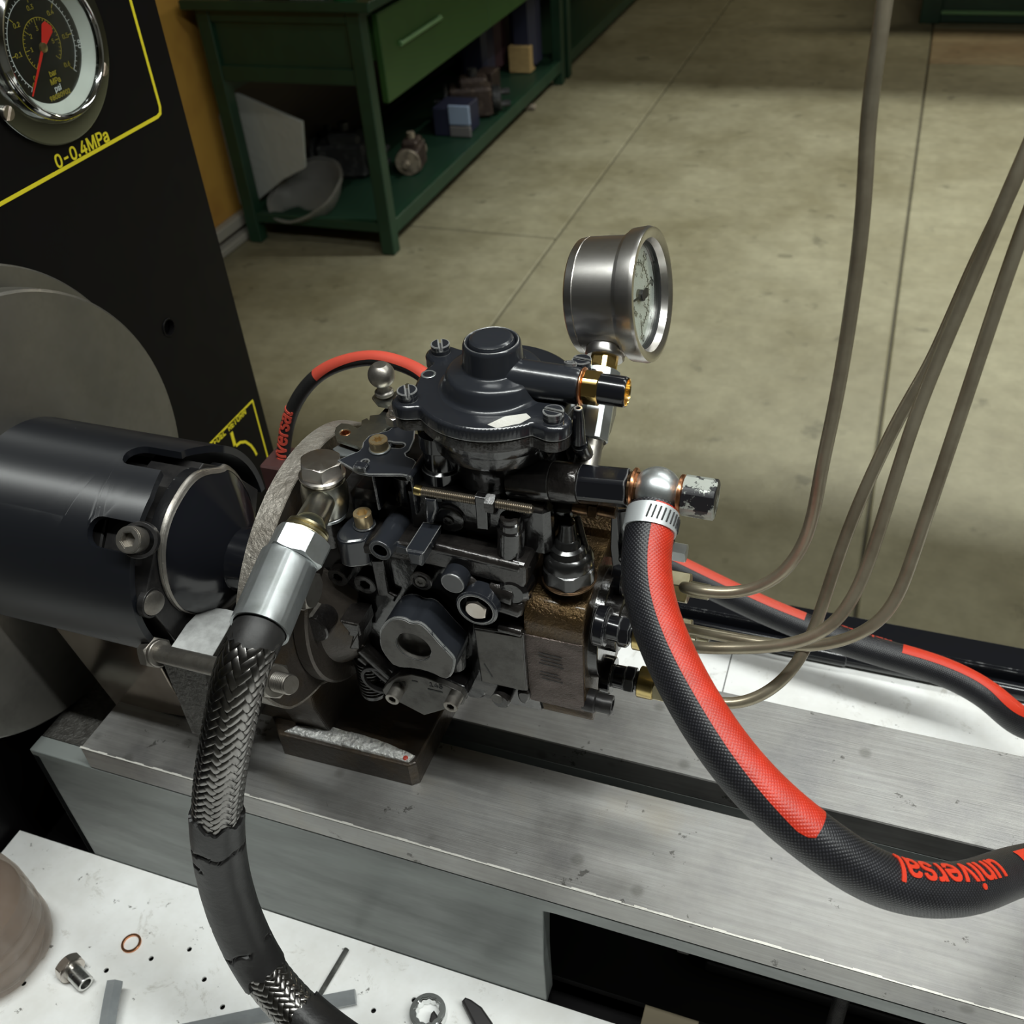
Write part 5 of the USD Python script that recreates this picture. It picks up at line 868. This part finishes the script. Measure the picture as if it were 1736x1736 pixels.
# ================================================================== BIG RED AND BLACK HOSE
bc0 = xs((-0.0746,0.345,1.1796)); 
bh = thing('rubber_hose', 'thick black rubber hose with red stripe and lettering, looping across the bed', 'hose', bc0)
part(bh, 'banjo_ball', lathe([(-.0098, 0), (-.0098, .0062)] + [(-.0108 * math.cos(a), .0108 * math.sin(a)) for a in np.linspace(.62, 2.52, 24)] + [(.0098, .0062), (.0098, 0)], bc0, X_, 48), 'zinc', 50)
part(bh, 'copper_washer', ringtube(bc0 + X_ * .0096, bc0 + X_ * .0116, .0090, .005, 36, .0004), 'copper'); part(bh, 'copper_washer', ringtube(bc0 - X_ * .0112, bc0 - X_ * .0094, .0088, .005, 36, .0004), 'copper')
part(bh, 'banjo_bolt', [hexbar(bc0 + X_ * .0116, bc0 + X_ * .0262, .0172, .16, .05)], 'chipped_hex', 20, 'hexagon with flaking black paint'); part(bh, 'bolt_collar', rod(bc0 - X_ * .020, bc0 + X_ * .012, .0055, 24), 'bronze_oily')
HP = [(-0.075,0.3427,1.1754),(-0.0743,0.3355,1.1724),(-0.0732,0.321,1.1648),(-0.068,0.3055,1.1541),(-0.0578,0.2905,1.1433),(-0.0431,0.2747,1.1324),(-0.0252,0.2595,1.1224),(-0.0053,0.2482,1.1127),(0.0157,0.2423,1.1023),(0.0374,0.2433,1.0882),(0.0591,0.2525,1.074),(0.0796,0.27,1.0587),(0.1009,0.2974,1.0368)] + [(.144, .345, 1.004), (.180, .412, .970), (.191, .474, .930), (.177, .516, .896)] + [(0.1491,0.5368,0.8735),(0.1289,0.5588,0.8684),(0.0978,0.5704,0.8728),(0.0619,0.5745,0.8755),(0.0206,0.578,0.8786),(-0.032,0.5838,0.8866),(-0.0886,0.5847,0.9067),(-0.131,0.5829,0.9249),(-0.1733,0.5807,0.9428),(-0.1993,0.5731,0.9624),(-0.215,0.5522,0.9858),(-0.2279,0.5267,1.0027)]
dr = lambda a, b, c: (a * np.array(RIGHT) + b * np.array(UP) + c * np.array(BACK))
FD = [dr(.72, -.05, .62)] * 2 + [dr(.76, .05, .55)] * 3 + [dr(.72, .42, .48)] * 3 + [dr(.45, .80, .42)] * 3 + [dr(.1, .95, .35)] * 2 + [dr(-.1, .95, .3)] + [dr(.2, .9, .35)] + [dr(.45, .80, .35)] * 4 + [dr(.35, .85, .35)] * 6
HR = .0107
hpth = Path(HP, 420, FD)
sA = hpth.near((0.0118,0.2428,1.1046)); sT1 = hpth.near((0.084,0.2734,1.0573)); sB = hpth.near((0.096,0.2904,1.0423)); sC = hpth.near((0.0646,0.5749,0.8747)); sD = hpth.near((-0.0088,0.5822,0.8816)); sE = hpth.near((-0.1756,0.5805,0.9437))
g_, q_ = sweep_uv(hpth, HR, .004, hpth.s[-1], 44, 560); part(bh, 'hose_body', g_, 'hose_black_woven', True, uv=q_)
def stripe(s0, s1, m='hose_red_woven', w=.98, tip=0.0):
    g, q = sweep_uv(hpth, HR + .00022, s0, s1, 22, max(12, int((s1 - s0) / .002)), -w, w, (lambda S: np.clip((s1 - S) / .006, 0, 1) ** .5 * .3 + .7) if tip else None); return part(bh, 'red_stripe', g, m, True, uv=q)
stripe(.005, sA, 'hose_red_woven', .98, 1); stripe(sB, sC, 'hose_red', .85); stripe(sD, sE, 'hose_red_faded', .8)
w_, L_ = text_round('universal', .0112, hpth, sT1 + .004, -.42, HR + .0001, rev=True, flip=True); part(bh, 'lettering', w_, 'hose_red', False)
w2_, _l = text_round('universal', .0082, hpth, hpth.near((0.0556,0.5728,0.8767)) + .0, .35, HR + .0001, rev=False, flip=True); part(bh, 'lettering', w2_, 'hose_red_faded', False)
sK = hpth.near((-0.0744,0.3329,1.1719)); part(bh, 'hose_clamp', sweep(hpth, HR + .0010, sK - .0042, sK + .0050, 44, 8), 'band_zinc', 40)
slots = []
for k in range(13):
    th = -1.15 + k * .19; a = hpth.at(np.array([sK - .0026, sK + .0030]), np.array([th, th + .08]), HR + .00125); slots.append(rod(a[0], a[1], .00040, 6))
part(bh, 'clamp_thread', slots, 'print_black', False, kind='stuff')

# ================================================================== THIN ARCHED HOSE BEHIND
ah = thing('thin_hose', 'thinner black and red hose arching up behind the lever at the left of the pump', 'hose', (-0.3614,0.465,1.0541))
AP = [(-0.3621,0.465,1.0514),(-0.3617,0.466,1.0573),(-0.3572,0.468,1.075),(-0.3498,0.47,1.094),(-0.3377,0.472,1.113),(-0.3211,0.474,1.1288),(-0.3001,0.474,1.1399),(-0.2776,0.472,1.1462),(-0.2579,0.468,1.1466),(-0.2402,0.46,1.1452),(-0.223,0.45,1.1335),(-0.2099,0.44,1.113)]
apth = Path(AP, 200, [dr(-.1, 0, 1), dr(-.15, .1, 1), dr(-.1, .4, .9), dr(0, .8, .6), dr(.1, .8, .6), dr(.2, .8, .6)])
AR = .0047
part(ah, 'hose_body', sweep(apth, AR, n=28), 'rubber', 60)
s1_ = apth.near((-0.3237,0.474,1.1267)); n_ = 16; S = np.linspace(s1_, apth.s[-1] * .97, 90); part(ah, 'red_stripe', grid(apth.at(S[:, None] * np.ones((1, n_)), np.linspace(-1.25, 1.25, n_)[None, :] * np.ones((90, 1)), AR + .0002)), 'hose_red_faded', 60)
t_, l_ = text_round('niversal', .0094, apth, .0040, 0.0, AR + .0001, rev=False, flip=True); part(ah, 'lettering', t_, 'hose_red_faded', False)
part(ah, 'end_ferrule', [rod(xs((-0.3623,0.465,1.0504)) - (0, 0, .016), xs((-0.3618,0.466,1.0568)), .0056, 28, .0008)], 'band_zinc')
cf = xs((-0.3406,0.455,1.0724)); part(ah, 'clamp_screw', [ringtube(cf, cf + (0.004, 0, .001), .0042, .0018, 22), rod(cf - (.002, 0, .006), cf - (.010, -.004, .010), .003, 14, .0005)], 'zinc')

# ================================================================== BRAIDED FEED HOSE WITH BANJO
fh = thing('braided_hose', 'steel-braided black hose with banjo bolt, crimped ferrule and cracked rubber sleeve in the foreground', 'hose', (-0.2371,0.335,1.1519))
b0 = xs((-0.2408,0.336,1.1512)); bz = nrm((.05, .06, 1))
part(fh, 'banjo_eye', [lathe([(-.0100, .0085), (-.0092, .0108), (-.004, .0118), (.004, .0118), (.0092, .0108), (.0100, .0085)], b0, bz, 48), lathe([(-.0100, 0), (-.0100, .0085)], b0, bz, 32)], 'zinc_yellowish', 45)
part(fh, 'seal_washer', ringtube(b0 + bz * .0098, b0 + bz * .0114, .0104, .005, 40, .0003), 'nickel_bolt'); part(fh, 'lower_washer', ringtube(b0 - bz * .0125, b0 - bz * .0105, .0100, .005, 40, .0003), 'zinc')
part(fh, 'banjo_bolt', [lathe([(0, 0), (0, .0112), (.0006, .0117), (.0014, .0117), (.0022, .0108), (.0022, 0)], b0 + bz * .0112, bz, 40), hexbar(b0 + bz * .0130, b0 + bz * .0210, .0190, .52, .07, ends=(0, 1))], 'nickel_bolt', 22)
part(fh, 'bolt_stud', rod(b0 - bz * .030, b0 - bz * .010, .0065, 24), 'oily_metal')
q1, q2, q3, q4, q5, q6 = (xs(p) for p in [(-0.2293,0.302,1.16),(-0.2292,0.297,1.1594),(-0.2303,0.286,1.1536),(-0.2326,0.285,1.1521),(-0.2278,0.248,1.1451),(-0.2293,0.234,1.1367)])
ax1 = nrm(q3 - q1)
part(fh, 'banjo_neck', lathe([(0, .0066), (np.linalg.norm(q1 - b0) - .002, .0077), (np.linalg.norm(q1 - b0), .0077), (np.linalg.norm(q1 - b0), 0)], b0, q1 - b0, 36), 'zinc_yellowish', 40)
part(fh, 'thread_rings', [lathe([(0, .0070), (0, .0100), (.0012, .0104), (.0018, .0094), (.0026, .0107), (.0034, .0100), (.0044, .0112), (.0056, .0112), (.0056, 0)], q1, ax1, 40)], 'nut_brass', 40)
part(fh, 'union_nut', hexbar(q1 + ax1 * .0050, q3, .0250, .82, .07), 'zinc', 20, 'large zinc hexagon nut')
part(fh, 'nut_gap', rod(q3 - ax1 * .001, q4 + nrm(q5 - q4) * .002, .0108, 36), 'nut_brass')
ax2 = nrm(q5 - q4); Lf = np.linalg.norm(q5 - q4)
def crimp():
    u, v, d = basis(ax2, (1, 0, 0)); m, n = 26, 96; T = np.linspace(0, Lf, m); A = np.arange(n) * 2 * np.pi / n
    k = np.minimum(1, np.minimum((T - 0) / .003, (Lf - T) / .004)).clip(0, 1)[:, None]
    A2 = A + .42; hexr = .0134 + .55 * (.0138 * np.cos(np.pi / 8) / np.cos((A2 % (np.pi / 4)) - np.pi / 8) - .0134); R = .0134 * (1 - k) * 1.0 + k * (hexr - .0004 * (np.abs((A2 % (np.pi / 4)) - np.pi / 8) > .36))[None, :]
    Pq = q4 + T[:, None, None] * d + R[:, :, None] * (np.cos(A)[None, :, None] * u + np.sin(A)[None, :, None] * v); g = grid(Pq, True)
    return [g, lathe([(0, .0095), (0, .0134)], q4, ax2, 48), lathe([(Lf, .0134), (Lf - .0002, .0122), (Lf - .004, .0120)], q4, ax2, 48)]
part(fh, 'ferrule', crimp(), 'zinc', 24, 'long crimped zinc ferrule')
BP = [q5 - ax2 * .010] + [xs(p) for p in [(-0.2284,0.244,1.1427),(-0.2304,0.233,1.1348),(-0.2341,0.224,1.1184),(-0.24,0.216,1.0952),(-0.2479,0.211,1.0678),(-0.2537,0.208,1.0435),(-0.2584,0.205,1.0129),(-0.2586,0.201,0.9824),(-0.2534,0.196,0.9538),(-0.2414,0.19,0.9332),(-0.2238,0.184,0.9217),(-0.2021,0.178,0.9176),(-0.17,0.17,0.9231)]]
bpth = Path(BP, 320); BR = .0112
sF = bpth.near((-0.2291,0.2435,1.1411)); sS0 = bpth.near((-0.2511,0.2093,1.0553)); sS1 = bpth.near((-0.2447,0.1915,0.9392)); sS2 = bpth.near((-0.218,0.1825,0.92))
tear = lambda s, seed: (lambda S, TH: 0)
def torn(path, r0, s0, s1, amp, seed, m=90, n=56, cracks=()):
    TH = np.arange(n) * 2 * np.pi / n; j = lambda sd: amp * (meshkit.noise(np.stack([np.cos(TH) * 2.3, np.sin(TH) * 2.3, TH * 0], 1), sd) - .5) + amp * .35 * (meshkit.noise(np.stack([np.cos(TH) * 9, np.sin(TH) * 9, TH * 0], 1), sd + 5) - .5)
    e0, e1 = s0 + j(seed), s1 + j(seed + 1); S = np.linspace(0, 1, m)[:, None] * (e1 - e0)[None, :] + e0[None, :]; T2 = TH[None, :] * np.ones((m, 1))
    R = r0 + .0006 * (meshkit.fbm(np.stack([S * 60, np.cos(T2) * 1.6, np.sin(T2) * 1.6], -1), 3, seed) - .5)
    for (cs, c0, c1) in cracks:
        near = np.exp(-((S - cs - .0018 * np.sin(T2 * 5 + cs * 900)) / .0007) ** 2) * ((T2 > c0) & (T2 < c1)); R = R - .0016 * near
    out = grid(path.at(S, T2, R), True); inn = grid(path.at(S[[0, 0, -1, -1]], T2[[0, 0, -1, -1]], np.stack([R[0], R[0] * 0 + r0 - .0015, R[-1] * 0 + r0 - .0015, R[-1]])), True, True)
    return [out, grid(path.at(np.stack([S[0], S[0], S[0] + .006]), T2[:3], np.stack([R[0], R[0] - .0017, R[0] - .0019])), True, True), grid(path.at(np.stack([S[-1], S[-1], S[-1] - .006]), T2[:3], np.stack([R[-1], R[-1] - .0017, R[-1] - .0019])), True)]
part(fh, 'inner_tube', sweep(bpth, BR - .0012, .002, None, 32), 'dark_plastic', 60)
part(fh, 'rubber_collar', torn(bpth, BR + .0006, .006, sF + .002, .005, 11, 30), 'rubber', 50)
# braid: two sets of flat wire ribbons, over two and under two
def braid(s0, s1, nb=16, pitch=.074, step=.0007):
    ms = []; m = int((s1 - s0) / step); S = np.linspace(s0, s1, m); ang = np.arctan2(2 * np.pi * BR, pitch); hw = .00152
    for sgn in (1, -1):
        for k in range(nb):
            cr = 2 * k + sgn * 2 * (S - s0) * nb / pitch
            wv = sgn * np.tanh(2.4 * np.sin(np.pi / 2 * (cr + .5)))
            th = 2 * np.pi * (sgn * (S - s0) / pitch + k / nb); R = BR + .00036 * wv
            ds = -sgn * np.sin(ang) * hw; dth = np.cos(ang) * hw / BR
            cols = [bpth.at(np.clip(S + f * ds, s0, s1), th + f * dth, R + .00022 * (1 - f * f) + .00010 * abs(math.sin(f * 2 * math.pi))) for f in np.linspace(-1, 1, 9)]
            ms.append(grid(np.stack(cols, 1), False, False))
    return ms
part(fh, 'wire_braid', braid(sF - .003, sS0 + .006) + braid(sS1 - .012, sS2 + .03), 'braid_wire', 50, 'woven steel wire braid', 'stuff')
part(fh, 'rubber_sleeve', torn(bpth, BR + .0019, sS0, sS1, .008, 21, 130, 64, ((sS0 + .022, 0, 6.3), (sS0 + .034, 1.5, 4.5), (sS1 - .038, 2, 5.5), (sS1 - .020, 0.5, 6))), 'rubber_sleeve', 50, 'cracked outer rubber sleeve')
part(fh, 'rubber_sleeve', torn(bpth, BR + .0022, sS2 - .004, bpth.s[-1], .006, 31, 60, 56), 'rubber_sleeve', 50)

# ================================================================== SMALL THINGS ON THE TRAY
TZ = .8080
bt = thing('plastic_bottle', 'scuffed plastic oil bottle with grooved waist at the lower left corner', 'bottle', (-.4905, .1935, TZ))
Bc = np.array((-.4905, .1935, TZ))
def bottle_wall(k, r0=1.0):
    m, n = 64, 72; pr = np.array([(0, .030), (.0012, .034), (.006, .0385), (.016, .0408), (.024, .0405), (.027, .0385), (.029, .0385), (.032, .0402), (.038, .0402), (.0405, .0384), (.0425, .0384), (.046, .0398), (.058, .0392), (.072, .0365), (.086, .0318), (.100, .0255), (.112, .018), (.120, .0135), (.130, .0125), (.145, .0125)])
    t = np.linspace(0, pr[-1, 0], m); r = np.interp(t, pr[:, 0], pr[:, 1]) * r0; A = np.arange(n) * 2 * np.pi / n
    R = r[:, None] - .0030 * np.clip(1 - t / .012, 0, 1)[:, None] * (np.cos(A * 5 + .4)[None, :] > .55)
    return grid(Bc + np.stack([R * np.cos(A), R * np.sin(A), t[:, None] * np.ones((1, n))], -1), True)
part(bt, 'bottle_wall', [bottle_wall(0), lathe([(0.0004, 0), (.0004, .030)], Bc, Z_, 48)], 'bottle_plastic', 50)
part(bt, 'oil', lathe([(.003, 0), (.003, .030), (.016, .0370), (.040, .0365), (.060, .0365), (.060, 0)], Bc, Z_, 48), 'bottle_oil', 40)
part(bt, 'bottle_cap', rod(Bc + (0, 0, .140), Bc + (0, 0, .158), .015, 32, .001), 'print_white')
wz = np.array((-0.4048,0.2285,0.808)); solo('copper_ring', ringtube(wz, wz + (0, 0, .0016), .0068, .0052, 40, .0003), 'copper', 'thin copper sealing ring lying alone on the white tray', 'washer')
hb2 = thing('hollow_bolt', 'short hollow banjo bolt lying on its side beside the bottle', 'bolt', (-0.4243,0.2007,0.808))
h0 = xs((-0.4334,0.1998,0.817)); h1 = xs((-0.4019,0.1896,0.8145)); hd_ = nrm(h1 - h0)
part(hb2, 'hex_head', [hexbar(h0, h0 + hd_ * .0065, .0160, .3, .08), rod(h0 + hd_ * .0063, h0 + hd_ * .0082, .0088, 30, .0004)], 'nickel_bolt', 22)
part(hb2, 'shank', lathe([(.008, .0056), (.0215, .0056), (.022, .0052), (.022, .0038), (.014, .0036), (.014, 0)], h0, hd_, 36), 'bright_steel', 40); sh_ = h0 + hd_ * .0125; part(hb2, 'cross_hole', rod(sh_ + nrm((-.15, -.5, .8)) * .0052, sh_ + nrm((-.15, -.5, .8)) * .0060, .0014, 18), 'print_black')
def hexkey(label, P, af, m='tool_grey', ph=.2):
    P = [xs(p) for p in P]; t = thing('hex_key', label, 'hex key', P[0]); pa = Path(P, 60)
    Q = np.array([pa.at(s, ph + np.arange(6) * np.pi / 3 + 0 * s, af / 2 / math.cos(math.pi / 6)) for s in pa.s]); g = grid(Q, True)
    caps = [trimesh.Trimesh(np.vstack([r_, r_.mean(0)]), np.array([[6, (j + 1) % 6, j] if k == 0 else [6, j, (j + 1) % 6] for j in range(6)]), process=False) for k, r_ in ((0, Q[0]), (1, Q[-1]))]
    part(t, 'key_shaft', [g] + caps, m, 12); return t
k0 = TZ + .0052
hexkey('large grey hex key standing out of the bottom edge next to the hollow bolt', [(-0.3916,0.1987,0.82),(-0.388,0.1903,0.819),(-0.3824,0.1788,0.818),(-0.3753,0.1649,0.816),(-0.3637,0.1441,0.814)], .0098)
hexkey('long grey hexagon bar key lying towards the braided hose', [(-0.2384,0.2417,0.8125), (-0.2659,0.2265,0.8125), (-0.2954,0.21,0.8125), (-0.3275,0.1914,0.8125), (-0.3689,0.1678,0.8125)], .0088)
hexkey('thin steel hex key leaning out from under the hexagon bar', [(-0.2595,0.2697,0.81),(-0.2605,0.2579,0.81),(-0.2618,0.2444,0.8098),(-0.263,0.232,0.8096)], .0034, 'bright_steel')
wr = thing('ring_spanner', 'chrome ring spanner head at the bottom edge of the tray', 'spanner', (-0.1911,0.2481,0.808))
wc = np.array((-0.1897,0.2468,0.8085)); st = Polygon([((.0078 if k % 2 else .0070) * math.cos(k * math.pi / 12), (.0078 if k % 2 else .0070) * math.sin(k * math.pi / 12)) for k in range(24)])
wrp = Point(0, 0).buffer(.0115, 32).difference(st)
part(wr, 'ring_head', extr(wrp, wc, X_, Y_, .0075, .0012), 'chrome', 30); wd = nrm((.25, -1, 0)); part(wr, 'shaft', rbox(wc + wd * .075 + (0, 0, .004), (.009, .13, .005), np.stack([np.cross(wd, Z_), wd, Z_], 1), .001), 'bright_steel')
pt = thing('pliers', 'dark grey plier jaws poking in at the bottom edge beside the ring spanner', 'pliers', (-0.1639,0.2561,0.808))
part(pt, 'jaw', loft([p[:2] for p in [(-0.1716,0.2594,0.809),(-0.1704,0.2625,0.809),(-0.1663,0.2623,0.809),(-0.158,0.2599,0.809),(-0.1483,0.2531,0.809),(-0.1391,0.243,0.809),(-0.1512,0.2391,0.809),(-0.1578,0.247,0.809),(-0.164,0.2526,0.809)]], (0, 0, .8085), X_, Y_, .007, .0015), 'tool_dark', 25)
part(pt, 'jaw', loft([p[:2] for p in [(-0.1868,0.2421,0.809),(-0.1875,0.2465,0.809),(-0.1865,0.2491,0.809),(-0.1819,0.246,0.809),(-0.175,0.2399,0.809),(-0.1677,0.23,0.809),(-0.1778,0.2268,0.809)]], (0, 0, .8085), X_, Y_, .006, .0012), 'tool_dark', 25)
pc_ = xs((-0.1543,0.2277,0.812)); part(pt, 'pivot', rod(pc_ - (0, 0, .004), pc_ + (0, 0, .005), .008, 28, .001), 'tool_dark')
part(pt, 'handle', rod(pc_, pc_ + (.03, -.12, 0), .005, 16, .001), 'tool_dark'); part(pt, 'handle', rod(pc_, pc_ + (-.02, -.12, 0), .005, 16, .001), 'tool_dark')
# ceiling lamp bodies that carry the lights
for n_, (x, y, z, a, b, skirt) in (('long batten lamp hung above the machine bed', (.60, .08, 2.602, 2.56, .10, 0)), ('bright batten lamp hung between bed and aisle', (.75, 1.45, 2.752, 1.94, .24, 0)), ('deep shaded lamp hung above the aisle', (.50, 3.35, 2.902, .90, .60, .60)), ('wide lamp at the far end of the aisle', (.9, 6.4, 2.952, 1.34, .26, 0))):
    lt = thing('ceiling_lamp', n_, 'ceiling lamp', (x, y, z)); part(lt, 'lamp_housing', bb(x - a / 2, x + a / 2, y - b / 2, y + b / 2, z, z + .05, .004), 'wall_pale')
    for k in (-.4, .4): part(lt, 'suspension', rod((x + a * k, y, z + .05), (x + a * k, y, 3.1), .004, 8), 'pipe_dark')
    if skirt:  # added skirts, out of view, shape the aisle light into a floor patch
        for sx in (-1, 1): part(lt, 'added_skirt', bb(x + sx * a / 2 - .003, x + sx * a / 2 + .003, y - b / 2, y + b / 2, z - skirt, z + .05, 0), 'panel_black')
        for sy in (-1, 1): part(lt, 'added_skirt', bb(x - a / 2, x + a / 2, y + sy * b / 2 - .003, y + sy * b / 2 + .003, z - skirt, z + .05, 0), 'panel_black')
